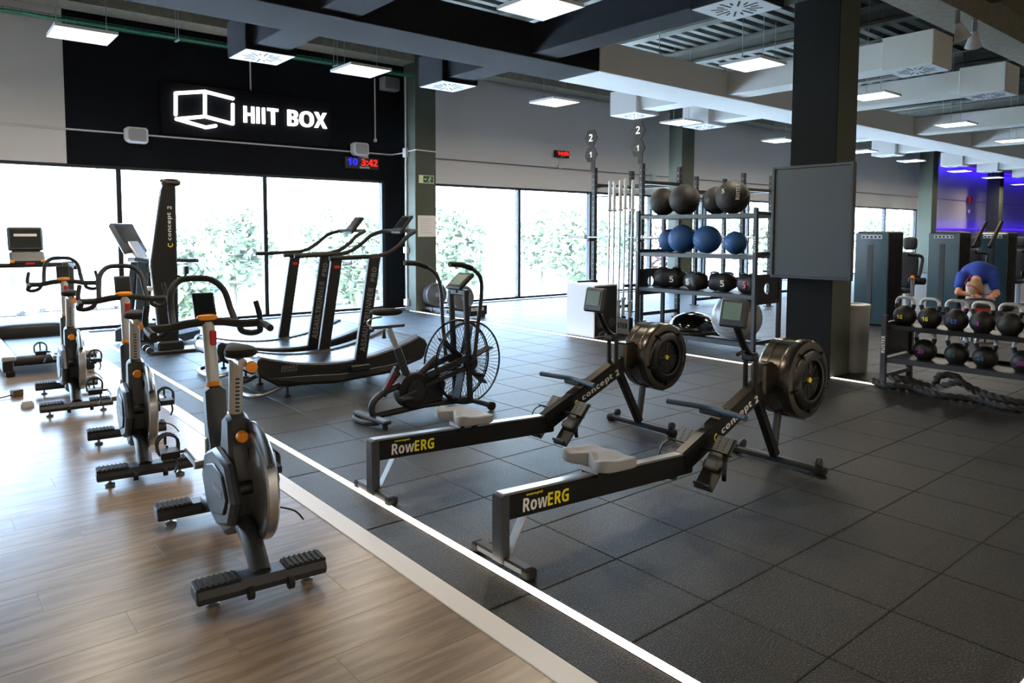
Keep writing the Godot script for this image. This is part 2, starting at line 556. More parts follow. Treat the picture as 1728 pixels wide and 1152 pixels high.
func tile_mesh(w: float, d: float) -> ArrayMesh:
	var b := B()
	var hw := w * 0.5 - 0.0015; var hd := d * 0.5 - 0.0015
	var rings := []
	for q in [[0.0, -0.024], [0.0, -0.004], [0.004, 0.0]]:
		rings.append(PackedVector3Array([V(-hw + q[0], q[1], -hd + q[0]), V(hw - q[0], q[1], -hd + q[0]), V(hw - q[0], q[1], hd - q[0]), V(-hw + q[0], q[1], hd - q[0])]))
	b.loft(rings)
	return b.mesh()
func plank_mesh(w: float, d: float) -> ArrayMesh:
	var b := B()
	b.box(V(0, -0.006, 0), V(w, 0.012, d - 0.001), 0.0004)
	return b.mesh()

func windows():
	# bays of floor-to-lintel glazing
	var bays := [[-3.9, [-2.08, 0.20, 2.48, 4.76], 7.12], [8.05, [10.55, 12.83, 15.11], 17.4], [17.5, [19.7, 21.9, 24.1], 26.3], [26.4, [29.1], 32.0]]
	for k in bays.size():
		var q = bays[k]
		var w := setting("window_%d" % (k + 1))
		var a: float = q[0]; var e: float = q[2]
		var zc := WZ - 0.08
		put(boxm(V((a + e) / 2, 2.475, zc), V(e - a, 0.05, 0.1), 0.003), "head_rail", M.frame_dark, w)
		put(boxm(V((a + e) / 2, 0.025, zc), V(e - a, 0.05, 0.1), 0.003), "sill_rail", M.frame_dark, w)
		var xs: Array = [a + 0.03] + q[1] + [e - 0.03]
		for x in xs: put(boxm(V(x, 1.25, zc + 0.01), V(0.07, 2.42, 0.13), 0.004), "mullion", M.frame_dark, w)
		for i in xs.size() - 1:
			put(boxm(V((xs[i] + xs[i + 1]) / 2, 1.25, zc), V(xs[i + 1] - xs[i] - 0.07, 2.4, 0.012), 0.0), "pane", M.pane_glass, w)

func columns():
	var defs := [[7.28, -12.05, -11.65, 0.46, 0], [7.25, -4.11, -3.62, 0.42, 1], [14.85, -11.75, -11.34, 0.5, 0], [22.4, -11.75, -11.3, 0.5, 0], [30.0, -11.7, -11.2, 0.5, 0], [37.4, -11.7, -11.2, 0.5, 0], [44.9, -11.7, -11.2, 0.5, 0], [14.85, -4.11, -3.62, 0.42, 1], [22.4, -4.11, -3.62, 0.42, 1], [30.0, -4.11, -3.62, 0.42, 1], [37.4, -4.11, -3.62, 0.42, 1]]
	for d in defs:
		if d[4] == 1 and d[0] > 8.0: continue
		var c := setting("trim_%d" % (defs.find(d) + 1))
		put(boxm(V(d[0] + d[3] / 2, 2.5, (d[1] + d[2]) / 2), V(d[3], 5.0, d[2] - d[1]), 0.008), "column", M.column_green, c)
	var near := get_node("trim_2")
	put(boxm(V(7.242, 1.95, -3.865), V(0.012, 3.9, 0.492), 0.002), "black_cladding", M.column_black, near)

func roof():
	var c := setting("ceiling")
	# corrugated deck, ribs along x
	var b := B()
	var pts := []
	var z := WZ - 0.25
	while z < 8.2:
		for q in [[0.0, 0.0], [0.12, 0.0], [0.155, 0.06], [0.245, 0.06], [0.28, 0.0]]: pts.append(Vector2(z + q[0], 5.12 + q[1]))
		z += 0.28
	for i in pts.size() - 1:
		var p: Vector2 = pts[i]; var q: Vector2 = pts[i + 1]
		b.quad(V(-4.2, p.y, p.x), V(48.2, p.y, p.x), V(48.2, q.y, q.x), V(-4.2, q.y, q.x))
	b.quad(V(-4.2, 5.4, WZ - 0.25), V(-4.2, 5.4, 8.25), V(48.2, 5.4, 8.25), V(48.2, 5.4, WZ - 0.25))
	b.s0 = b.v.size()
	put(b, "metal_deck", M.deck_metal, c)
	put(boxm(V(22, 5.42, -2.25), V(53, 0.04, 21.5), 0.0), "roof_slab", M.concrete, c)
	# joists along z between the main beams
	var j := B()
	j.prism([Vector2(-0.11, 0), Vector2(0.11, 0), Vector2(0.11, 0.05), Vector2(0.04, 0.09), Vector2(0.04, 0.22), Vector2(0.13, 0.27), Vector2(0.13, 0.30), Vector2(-0.13, 0.30), Vector2(-0.13, 0.27), Vector2(-0.04, 0.22), Vector2(-0.04, 0.09), Vector2(-0.11, 0.05)], 20.4)
	var jm := j.mesh()
	for i in 24:
		var o := put(jm, "joist", M.galvanised, c)
		o.position = V(-3.0 + i * 2.15, 4.82, -2.2)
	# main concrete beams along x over the pillars
	var prof := [Vector2(-0.24, 0), Vector2(0.24, 0), Vector2(0.24, 0.13), Vector2(0.11, 0.22), Vector2(0.11, 0.50), Vector2(0.22, 0.58), Vector2(0.22, 0.66), Vector2(-0.22, 0.66), Vector2(-0.22, 0.58), Vector2(-0.11, 0.50), Vector2(-0.11, 0.22), Vector2(-0.24, 0.13)]
	for q in [[-3.97, 4.4], [-11.9, 4.64], [3.6, 4.4]]:
		var m := B()
		m.prism(prof, 52.0, Transform3D(Basis(V(0, 0, 1), V(0, 1, 0), V(-1, 0, 0)), V(22, q[1], q[0])), 0.01)
		put(m, "main_beam", M.concrete, c)

func diffuser(parent: Node, c: Vector3, s: float):
	# square plate with radial slots, face down
	var p := put(boxm(c, V(s, 0.014, s), 0.003), "diffuser_plate", M.diffuser_white, parent)
	var b := B()
	for k in 16:
		var w := TAU * k / 16 + 0.1
		var d := V(cos(w), 0, sin(w))
		var long := 0.40 if k % 2 == 0 else 0.34
		b.bar(c + V(0, -0.007, 0) + d * (s * 0.14 if k % 2 == 0 else s * 0.22), c + V(0, -0.007, 0) + d * s * long, 0.02, 0.005, 0.0)
	put(b, "slots", M.slot_dark, p)

func ducts():
	var y0 := 3.66; var y1 := 4.08
	var hy := (y0 + y1) / 2; var dy := y1 - y0
	var t := thing("air_duct", "black insulated ceiling duct with side branches above the rowers", "duct", V(0, 0, 0))
	var zt := -7.29
	put(boxm(V(1.9, hy, zt), V(10.6, dy, 0.82), 0.01), "trunk", M.duct_black, t)
	for x in [3.42, 6.2]: duct_branch(t, x, M.duct_black)
	var w := thing("air_duct", "white ceiling duct with side branches beyond the tall dark pillar", "duct", V(0, 0, 0))
	put(boxm(V(21.6, hy, zt), V(28.78, dy, 0.82), 0.01), "trunk", M.duct_white, w)
	for x in [10.35, 17.5, 20.95, 25.8, 29.0, 32.7]: duct_branch(w, x, M.duct_white)
	duct_branch(w, 12.5, M.duct_white, -1)
	duct_branch(w, 13.05, M.duct_white, 1)
	for x in [-2.0, 1.0, 4.9]: hang(t, x, zt - 0.36, y1)
	for x in [8.5, 11.6, 14.6, 19.0]: hang(w, x, zt + 0.36, y1)
func hang(t: Node, x: float, z: float, y: float):
	put(tubem([V(x, y, z), V(x, 5.12, z)], 0.006, 6), "hanger_rod", M.silver, t)
func duct_branch(t: Node, x: float, m: Material, only := 0):
	var dy := 0.42; var hy := 3.87
	for s in [-1, 1]:
		if only != 0 and s != only: continue
		var za: float = -7.29 + s * 0.41
		var zb := -9.0 if s < 0 else -4.12
		var c: float = zb
		if s < 0: put(boxm(V(x, hy + 0.01, (za + zb + 0.31) / 2), V(0.44, dy - 0.06, absf(zb + 0.31 - za)), 0.008), "branch", m, t)
		else: put(boxm(V(x, hy + 0.01, (za + zb - 0.31) / 2), V(0.44, dy - 0.06, absf(zb - 0.31 - za)), 0.008), "branch", m, t)
		var bo := put(boxm(V(x, hy - 0.005, c), V(0.63, dy + 0.01, 0.63), 0.008), "plenum_box", m, t)
		diffuser(bo, V(x, 3.652, c), 0.6)

func lamps():
	var fr := B()
	for s in [-1, 1]:
		fr.box(V(s * 0.293, 0, 0), V(0.014, 0.035, 0.6), 0.002)
		fr.box(V(0, 0, s * 0.293), V(0.572, 0.035, 0.014), 0.002)
	fr.box(V(0, 0.016, 0), V(0.572, 0.004, 0.572), 0.0)
	var frm := fr.mesh()
	var di := boxm(V(0, -0.008, 0), V(0.572, 0.012, 0.572), 0.0).mesh()
	var rd := tubem([V(0.24, 0.015, 0.0), V(0.24, 1.42, 0.0)], 0.004, 6).mesh()
	var rd2 := tubem([V(-0.24, 0.015, 0.0), V(-0.24, 1.42, 0.0)], 0.004, 6).mesh()
	var spots := {
		"square panel lamp nearest the upper left corner before the grey wall": V(1.53, 3.66, -9.3),
		"square panel lamp hanging before the black wall beside the dark green pillar": V(4.72, 3.66, -8.9),
		"square panel lamp cut by the top edge above the black duct": V(4.74, 3.66, -5.32),
		"square panel lamp alone before the pale wall above the red clock": V(8.3, 3.66, -8.95),
		"square panel lamp left of the tall dark pillar below a roof joist": V(8.4, 3.66, -5.33),
		"square panel lamp below the white duct above the storage rack": V(11.68, 3.66, -8.95),
		"square panel lamp touching the right edge of the tall dark pillar": V(11.75, 3.66, -5.3),
		"square panel lamp half hidden by the left edge of the tall pillar": V(15.7, 3.66, -9.2),
		"square panel lamp under the white ducts right of the tall pillar": V(16.0, 3.66, -5.6),
		"square panel lamp at the right edge of the picture under ducts": V(19.75, 3.66, -5.7),
		"small far panel lamp peeking from behind the tall pillar": V(19.4, 3.66, -9.0),
		"small far panel lamp before the pale wall near the green pillar": V(23.0, 3.66, -9.2),
		"small far panel lamp before the violet wall, left one": V(28.0, 3.66, -9.6),
		"small far panel lamp before the violet wall, middle one": V(32.1, 3.66, -9.85),
		"small far panel lamp before the violet wall at the picture edge": V(37.3, 3.66, -10.4)}
	var n := 0
	for k in spots:
		lamp_at(k, spots[k], frm, di, rd, rd2, 1.0)
		n += 1
	# the rows go on behind the camera
	var more := [V(1.5, 3.66, -5.3), V(24, 3.66, -5.6), V(28, 3.66, -5.6)]
	for r in [3.0, 6.2]:
		for k in 7: more.append(V(-2.4 + k * 3.6, 3.66, r))
	for q in more:
		lamp_at("square panel lamp of the rows outside the picture", q, frm, di, rd, rd2, 1.0)
	# pair of small floodlights under the concrete beam
	for q in [[V(10.6, 4.39, -3.74), -18.0, "left"], [V(11.2, 4.39, -3.74), 22.0, "right"]]:
		var t := thing("floodlight", "small cream emergency floodlight on the concrete beam, %s of the pair" % q[2], "floodlight", q[0], q[1], "emergency floodlights")
		var b := B()
		b.lathe([Vector2(0.02, 0.0), Vector2(0.045, -0.03), Vector2(0.075, -0.14), Vector2(0.10, -0.22), Vector2(0.105, -0.235), Vector2(0.09, -0.24)], Transform3D(Basis(V(0, 0, 1), 0.5), V(0, -0.14, 0)), 16)
		put(b, "housing", M.white_plastic, t)
		put(tubem([V(0, 0.0, 0), V(0, -0.17, 0)], 0.03, 8), "bracket", M.grey_plastic, t)
		var l := B()
		l.lathe([Vector2(0.0, -0.236), Vector2(0.088, -0.236), Vector2(0.088, -0.244), Vector2(0.0, -0.246)], Transform3D(Basis(V(0, 0, 1), 0.5), V(0, -0.14, 0)), 16)
		put(l, "lens", M.sign_cream, t)

func lamp_at(label: String, at: Vector3, frm: Mesh, di: Mesh, rd: Mesh, rd2: Mesh, k: float):
	var t := thing("panel_lamp", label, "ceiling lamp", at, 0, "hanging panel lamps")
	put(frm, "frame", M.white_plastic, t)
	put(di, "diffuser", M.panel_glow, t)
	put(rd, "suspension_wire", M.silver, t)
	put(rd2, "suspension_wire", M.silver, t)
	area(t, V(0, -0.03, 0), Vector2(0.57, 0.57), LAMP * k, Color(1.0, 0.93, 0.82))
func outside():
	var G := -7.5
	var g := thing("ground", "pale parking ground and road far below outside the windows", "ground")
	put(boxm(V(40, G - 0.1, -110), V(320, 0.2, 180), 0.0), "paving", M.asphalt, g)
	put(boxm(V(40, G + 0.02, -62), V(320, 0.06, 22), 0.0), "verge", M.lawn, g)
	# sunlit roof terrace just below the sills, out of the camera's sight
	put(boxm(V(22, -4.2, -16.0), V(64, 6.6, 6.4), 0.0), "terrace", M.facade, g)
	# block of flats behind the left window
	var b := thing("apartment_building", "pale block of flats seen through the leftmost window", "building", V(9, G, -128), 0)
	put(boxm(V(0, 12, 0), V(34, 24, 14), 0.1), "wall", M.facade, b)
	var wm := boxm(V(0, 0, 0), V(2.2, 1.7, 0.3), 0.02).mesh()
	var pm := boxm(V(0, 0, 0.1), V(1.9, 1.4, 0.2), 0.01).mesh()
	for r in 7:
		for k in 8:
			var o := put(wm, "window_frame", M.white_plastic, b)
			o.position = V(-14.2 + k * 4.05, 2.2 + r * 3.2, 7.0)
			put(pm, "pane", M.far_glass, o)
	for r in 6:
		put(boxm(V(-4.0, 4.0 + r * 3.2, 7.6), V(9.0, 0.25, 1.4), 0.03), "balcony", M.facade, b)
	put(boxm(V(0, 24.3, 0), V(35, 0.7, 15), 0.05), "roof", M.facade, b)
	# trees of the slope
	var leafs := ["leaf", "leaf_pale", "leaf", "leaf_pale", "leaf_red"]
	var T := [[V(17, G, -63), 9.2, 0, "round green tree near the flats outside the left window"], [V(26.5, G, -79), 12.8, 1, "tall pale tree behind the ski trainer outside the second window"], [V(32.5, G, -63), 11.0, 0, "branching tree before the mullion between the second and third windows"], [V(38, G, -79), 12.8, 1, "broad pale tree seen between the curved treadmill posts"], [V(44, G, -63), 12.2, 0, "green tree behind the taller treadmill console outside"], [V(55, G, -79), 12.8, 1, "pale tree just right of the dark green pillar outside"], [V(62, G, -63), 12.8, 0, "green tree behind the air bike handle outside"], [V(71, G, -79), 13.4, 1, "wide pale tree outside behind the long mullion"], [V(79, G, -63), 10.4, 4, "reddish tree outside left of the standing barbells"], [V(90, G, -79), 14.0, 0, "green tree outside behind the standing barbells"], [V(106, G, -63), 14.0, 1, "pale tree outside behind the medicine balls"], [V(124, G, -79), 14.6, 0, "green tree outside behind the storage rack shelves"], [V(158, G, -63), 15.2, 1, "pale tree outside the far right window"], [V(178, G, -79), 15.2, 0, "green tree outside the far right window by the pillar"]]
	for q in T: tree(q[0], q[1], M[leafs[q[2]]], q[3])
	var cars := [[V(7.3, G, -93), "car_grey", 5.0, "grey parked car at the far left outside the window"], [V(12.2, G, -96), "car_red", -4.0, "dark red parked car outside below the flats"], [V(17.0, G, -95), "car_red", 3.0, "dark red parked car outside behind the spin bike handlebars"], [V(41.0, G, -84), "car_white", 8.0, "white parked car outside between the treadmill posts"], [V(48.5, G, -86), "car_red", 4.0, "red parked car outside behind the near treadmill rail"], [V(55.0, G, -86), "car_white", 0.0, "white parked car outside left of the dark window pier"]]
	for q in cars: car(q[0], M[q[1]], q[2], q[3])

func tree(at: Vector3, h: float, m: Material, label: String):
	var t := thing("tree", label, "tree", at, rng.randf() * 360.0, "trees outside the windows")
	var b := B()
	b.tube(curve([V(0, 0, 0), V(0.1, h * 0.25, 0), V(-0.1, h * 0.5, 0.1), V(0.05, h * 0.75, 0)], 3), [0.26, 0.24, 0.22, 0.2, 0.18, 0.16, 0.13, 0.1, 0.07, 0.04], 7)
	for k in 5:
		var w := k * 1.3
		b.tube([V(0, h * (0.35 + k * 0.06), 0), V(cos(w) * h * 0.12, h * (0.5 + k * 0.06), sin(w) * h * 0.12), V(cos(w) * h * 0.2, h * (0.66 + k * 0.05), sin(w) * h * 0.2)], [0.1, 0.07, 0.03], 5)
	put(b, "trunk", M.bark, t)
	var c := B()
	# leaf sprays: small tilted plates scattered through the crown
	for k in 1500:
		var d := Vector3(rng.randfn(), rng.randfn() * 0.9, rng.randfn()).normalized() * pow(rng.randf(), 0.45)
		var lump := 0.78 + 0.22 * sin(d.x * 7.0 + h) * cos(d.z * 6.0)
		var p := V(d.x * h * 0.40, h * 0.60 + d.y * h * 0.40, d.z * h * 0.40) * V(lump, 1, lump)
		var s := rng.randf_range(0.35, 0.75)
		var bs := Basis.from_euler(V(rng.randf() * 6.0, rng.randf() * 6.0, rng.randf() * 6.0))
		var u := bs.x * s; var w2 := bs.y * s * 0.6; var n := bs.z * s * 0.12
		c.tri(p - u, p + w2, p + n); c.tri(p + w2, p + u, p + n); c.tri(p + u, p - w2, p + n); c.tri(p - w2, p - u, p + n)
		c.tri(p - u, p - n, p + w2); c.tri(p + w2, p - n, p + u); c.tri(p + u, p - n, p - w2); c.tri(p - w2, p - n, p - u)
	c.s0 = c.v.size()
	var o := put(c, "crown", m, t)
	o.set_meta("kind", "stuff")

func car(at: Vector3, m: Material, turn: float, label: String):
	var t := thing("parked_car", label, "car", at, turn, "parked cars outside")
	var b := B()
	b.prism([Vector2(-2.1, 0.28), Vector2(2.1, 0.28), Vector2(2.15, 0.6), Vector2(2.0, 0.82), Vector2(1.1, 0.92), Vector2(0.5, 1.42), Vector2(-1.1, 1.46), Vector2(-1.8, 0.98), Vector2(-2.12, 0.9)], 1.7, Transform3D(), 0.12)
	put(b, "body", m, t)
	var g := B()
	g.prism([Vector2(0.95, 0.95), Vector2(0.48, 1.34), Vector2(-1.05, 1.37), Vector2(-1.55, 0.98)], 1.73, Transform3D(), 0.02)
	put(g, "side_windows", M.far_glass, t)
	for x in [-1.3, 1.3]:
		for z in [-0.78, 0.78]:
			var w := B()
			w.cyl(V(x, 0.31, z - 0.1), V(x, 0.31, z + 0.1), 0.31, 16, 0.04)
			put(w, "wheel", M.rubber_black, t)

func wall_things():
	# glowing sign: cube outline and two words on a dark board
	var s := thing("wall_sign", "glowing white box emblem and lettering sign on the black wall", "sign", V(0, 0, WZ))
	put(boxm(V(4.55, 3.46, 0.03), V(2.9, 0.82, 0.05), 0.004), "sign_board", M.black_wall, s)
	var lo := B()
	for path in [[V(3.305, 3.357, 0.09), V(3.314, 3.691, 0.09), V(3.762, 3.772, 0.09), V(4.207, 3.712, 0.09)], [V(3.762, 3.772, 0.09), V(3.753, 3.387, 0.09)], [V(4.204, 3.614, 0.09), V(4.197, 3.296, 0.09), V(3.752, 3.371, 0.09), V(3.315, 3.286, 0.09), V(3.764, 3.196, 0.09), V(3.916, 3.236, 0.09)]]:
		for i in path.size() - 1: lo.bar(path[i], path[i + 1], 0.03, 0.055, 0.006)
		for p in path: lo.cyl(p - V(0, 0, 0.015), p + V(0, 0, 0.015), 0.0275, 12)
	put(lo, "sign_emblem", M.sign_glow, s)
	var lx := {4.475: ["H", 0.18], 4.885: ["T", 0.19], 5.245: ["B", 0.19], 5.50: ["O", 0.26], 5.765: ["X", 0.235]}
	for x in lx: words(lx[x][0], 0.275, M.sign_glow, s, V(x, 3.475 + (x - 4.4) * 0.025, 0.085), Basis(), lx[x][1], 0.04)
	for x in [4.628, 4.724]: put(boxm(V(x, 3.475 + (x - 4.4) * 0.025, 0.085), V(0.05, 0.275, 0.04), 0.006), "lettering", M.sign_glow, s)
	area(s, V(3.76, 3.5, 0.12), Vector2(0.9, 0.5), 0.05, Color(1, 0.98, 0.95), V(0, 180, 0))
	area(s, V(5.12, 3.5, 0.12), Vector2(1.5, 0.28), 0.05, Color(1, 0.98, 0.95), V(0, 180, 0))
	# wall loudspeakers
	var pr := [Vector2(-0.13, -0.09), Vector2(-0.15, -0.05), Vector2(-0.15, 0.09), Vector2(-0.11, 0.12), Vector2(0.14, 0.12), Vector2(0.17, 0.09), Vector2(0.17, -0.09), Vector2(0.14, -0.12), Vector2(-0.08, -0.12)]
	for q in [[2.70, 2.97, "white wall loudspeaker below the glowing box emblem"], [6.50, 3.04, "white wall loudspeaker above the blue and red timer"]]:
		var t := thing("wall_speaker", q[2], "speaker", V(q[0], q[1], WZ), 0, "white wall loudspeakers")
		var b := B()
		b.prism(pr, 0.16, Transform3D(Basis(), V(0, 0, 0.14)), 0.02)
		put(b, "cabinet", M.white_plastic, t)
		var gr := B()
		gr.prism([Vector2(-0.08, -0.09), Vector2(-0.11, -0.05), Vector2(-0.11, 0.07), Vector2(-0.08, 0.095), Vector2(0.11, 0.095), Vector2(0.135, 0.07), Vector2(0.135, -0.07), Vector2(0.11, -0.095)], 0.012, Transform3D(Basis(), V(0, 0, 0.222)), 0.003)
		put(gr, "grille", M.grille_grey, t)
		put(boxm(V(-0.02, 0.0, 0.035), V(0.06, 0.12, 0.07)), "bracket", M.white_plastic, t)
	# timers
	var c1 := thing("wall_timer", "black wall timer with blue and red digits beside the pillar", "timer", V(6.59, 2.79, WZ))
	put(boxm(V(0, 0, 0.05), V(0.70, 0.21, 0.07), 0.006), "housing", M.plastic_black, c1)
	words("10", 0.125, M.digit_blue, c1, V(-0.2, 0.02, 0.088), Basis(), 0.2, 0.006)
	words("3:42", 0.125, M.digit_red, c1, V(0.15, 0.02, 0.088), Basis(), 0.34, 0.006)
	words("RUSTER", 0.035, M.white_print, c1, V(0.05, -0.075, 0.087), Basis(), 0.2, 0.004)
	put(boxm(V(0.05, 0.12, 0.03), V(0.2, 0.04, 0.05)), "bracket", M.white_plastic, c1)
	var c2 := thing("wall_clock", "small black clock with red digits on the pale wall", "clock", V(11.77, 3.325, WZ))
	put(boxm(V(0, 0, 0.06), V(0.44, 0.16, 0.07), 0.006), "housing", M.plastic_black, c2)
	words("14:08", 0.085, M.digit_red, c2, V(0.02, 0.015, 0.098), Basis(), 0.34, 0.006)
	words("RUSTER", 0.02, M.white_print, c2, V(0, -0.055, 0.097), Basis(), 0.12, 0.003)
	put(tubem([V(-0.03, -0.08, 0.04), V(-0.03, -0.29, 0.04)], 0.014, 8), "bracket", M.white_plastic, c2)
	put(boxm(V(-0.03, -0.29, 0.03), V(0.09, 0.1, 0.05)), "junction_box", M.white_plastic, c2)
	# conduits on the wall
	var pp := thing("conduit_pipe", "thin pale conduit pipe running along the black wall", "pipe", V(0, 0, WZ))
	put(tubem([V(-4, 3.0, 0.03), V(7.2, 3.0, 0.03), V(7.245, 3.0, 0.08), V(7.248, 3.0, 0.5)], 0.014, 8), "pipe", M.white_plastic, pp)
	put(tubem([V(6.9, 4.42, 0.03), V(6.9, 3.27, 0.03)], 0.014, 8), "drop_pipe", M.white_plastic, pp)
	put(boxm(V(6.9, 3.25, 0.03), V(0.05, 0.06, 0.05)), "socket", M.white_plastic, pp)
	put(tubem([V(4.53, 4.42, 0.03), V(4.53, 3.9, 0.03)], 0.014, 8), "drop_pipe", M.white_plastic, pp)
	var p2 := thing("conduit_pipe", "thin conduit pipe running along the pale wall above the windows", "pipe", V(0, 0, WZ))
	put(tubem([V(8.05, 3.0, 0.045), V(47.9, 3.0, 0.045)], 0.011, 8), "pipe", M.grey_plastic, p2)
	put(boxm(V(15.1, 2.95, 0.06), V(0.16, 0.2, 0.05)), "junction_box", M.white_plastic, p2)
	var p3 := thing("conduit_pipe", "white vertical conduit with boxes on the dark green pillar", "pipe", V(7.262, 0, -11.95))
	put(tubem([V(0, 0.12, 0), V(0, 4.42, 0)], 0.018, 8), "pipe", M.white_plastic, p3)
	for y in [0.16, 1.16, 3.0]: put(boxm(V(-0.01, y, 0), V(0.06, 0.17 if y > 2.0 else 0.12, 0.12)), "junction_box", M.white_plastic, p3)
	put(tubem([V(0, 3.02, 0.0), V(0.02, 3.03, 0.32), V(0.48, 3.02, 0.32)], 0.012, 8), "branch_pipe", M.white_plastic, p3)
	var eb := thing("junction_box", "grey square box high up beside the dark green pillar", "box", V(7.18, 4.33, WZ))
	put(boxm(V(0, 0, 0.1), V(0.34, 0.24, 0.2), 0.01), "box_body", M.grille_grey, eb)
	put(boxm(V(0, 0, 0.205), V(0.30, 0.20, 0.012), 0.004), "cover", M.grey_plastic, eb)
	# exit sign and notice on the pillar
	var ex := thing("exit_sign", "small green and cream exit sign on the dark pillar", "sign", V(7.515, 2.495, -11.65))
	put(boxm(V(0, 0, 0.008), V(0.33, 0.15, 0.014), 0.002), "plate", M.sign_cream, ex)
	put(boxm(V(0.04, 0, 0.016), V(0.22, 0.125, 0.004), 0.0), "green_field", M.sign_green, ex)
	var rn := B()
	rn.ball(V(0.085, 0.04, 0.02), V(0.012, 0.012, 0.003), 10, 6)
	for q in [[V(0.08, 0.03, 0.02), V(0.06, -0.012, 0.02)], [V(0.06, -0.012, 0.02), V(0.085, -0.05, 0.02)], [V(0.06, -0.012, 0.02), V(0.025, -0.04, 0.02)], [V(0.078, 0.022, 0.02), V(0.105, 0.0, 0.02)], [V(0.075, 0.022, 0.02), V(0.045, 0.012, 0.02)]]: rn.bar(q[0], q[1], 0.003, 0.014, 0.0)
	rn.bar(V(-0.05, 0, 0.02), V(0.0, 0, 0.02), 0.003, 0.02, 0.0)
	put(rn, "running_figure", M.sign_cream, ex)
	var no := thing("paper_notice", "white paper notice taped to the dark green pillar", "notice", V(7.525, 1.615, -11.65))
	put(boxm(V(0, 0, 0.003), V(0.40, 0.40, 0.004), 0.0), "sheet", M.paper, no)
	var pl := B()
	for k in 7: pl.box(V(-0.02 - (k % 3) * 0.015, 0.13 - k * 0.042, 0.006), V(0.28 - (k % 3) * 0.04, 0.007, 0.002), 0.0)
	put(pl, "print_lines", M.grille_grey, no)
	# green wire cable tray
	var ct := thing("cable_tray", "green wire cable tray hung before the black wall", "cable tray", V(0, 4.3, -11.45))
	var wr := B()
	for q in [[-0.06, 0.05], [-0.06, 0.0], [0.0, 0.0], [0.06, 0.0], [0.06, 0.05]]: wr.tube([V(-3.9, q[1], q[0]), V(7.2, q[1], q[0])], 0.004, 5)
	for k in 111:
		var x := -3.9 + k * 0.1
		wr.tube([V(x, 0.055, -0.06), V(x, 0, -0.06), V(x, 0, 0.06), V(x, 0.055, 0.06)], 0.003, 4)
	put(wr, "wire_basket", M.tray_green, ct)
	put(boxm(V(1.6, 0.022, 0), V(11.0, 0.03, 0.08), 0.008), "cable_bundle", M.tray_green, ct)
	for x in [-2.4, 0.6, 3.1, 5.6]:
		for z in [-0.07, 0.07]: put(tubem([V(x, -0.02, z), V(x, 0.82, z)], 0.005, 5), "hanger_rod", M.silver, ct)
		put(boxm(V(x, -0.015, 0), V(0.04, 0.02, 0.18)), "hanger_bar", M.silver, ct)
	# fire alarm and blue neon at the far end
	var fa := thing("fire_alarm", "small red fire alarm box on the violet wall", "alarm", V(37.5, 2.98, WZ + 0.06))
	put(boxm(V(0, 0.05, 0.05), V(0.34, 0.34, 0.1), 0.02), "alarm_box", M.red, fa)
	put(tubem([V(0, -0.12, 0.03), V(0, -0.4, 0.03)], 0.02, 8), "conduit", M.grey_plastic, fa)
	put(boxm(V(0, -0.45, 0.04), V(0.15, 0.16, 0.07), 0.01), "junction_box", M.white_plastic, fa)
	var nb := thing("neon_strip", "blue neon strip along the foot of the violet wall", "light strip", V(39.6, 1.72, WZ))
	put(boxm(V(0, 0, 0.06), V(15.0, 0.05, 0.05), 0.01), "neon_tube", M.neon_blue, nb)
	area(nb, V(0, 0.06, 0.12), Vector2(15.0, 0.06), 3.0, Color(0.20, 0.07, 1.0), V(115, 0, 0))
	var n2 := thing("neon_strip", "blue neon strip high on the violet wall under the roof", "light strip", V(40.2, 4.5, WZ))
	put(boxm(V(0, 0, 0.06), V(14.0, 0.05, 0.05), 0.01), "neon_tube", M.neon_blue, n2)
	area(n2, V(0, -0.06, 0.12), Vector2(14.0, 0.06), 6.5, Color(0.20, 0.06, 1.0), V(-100, 0, 0))
func P(x: float, y: float, u: float) -> Vector3: return Vector3(x, y, -u)
func side_xf(x := 0.0) -> Transform3D:
	# polygons drawn as (forward, up) in a plane across local x
	return Transform3D(Basis(V(0, 0, -1), V(0, 1, 0), V(1, 0, 0)), V(x, 0, 0))

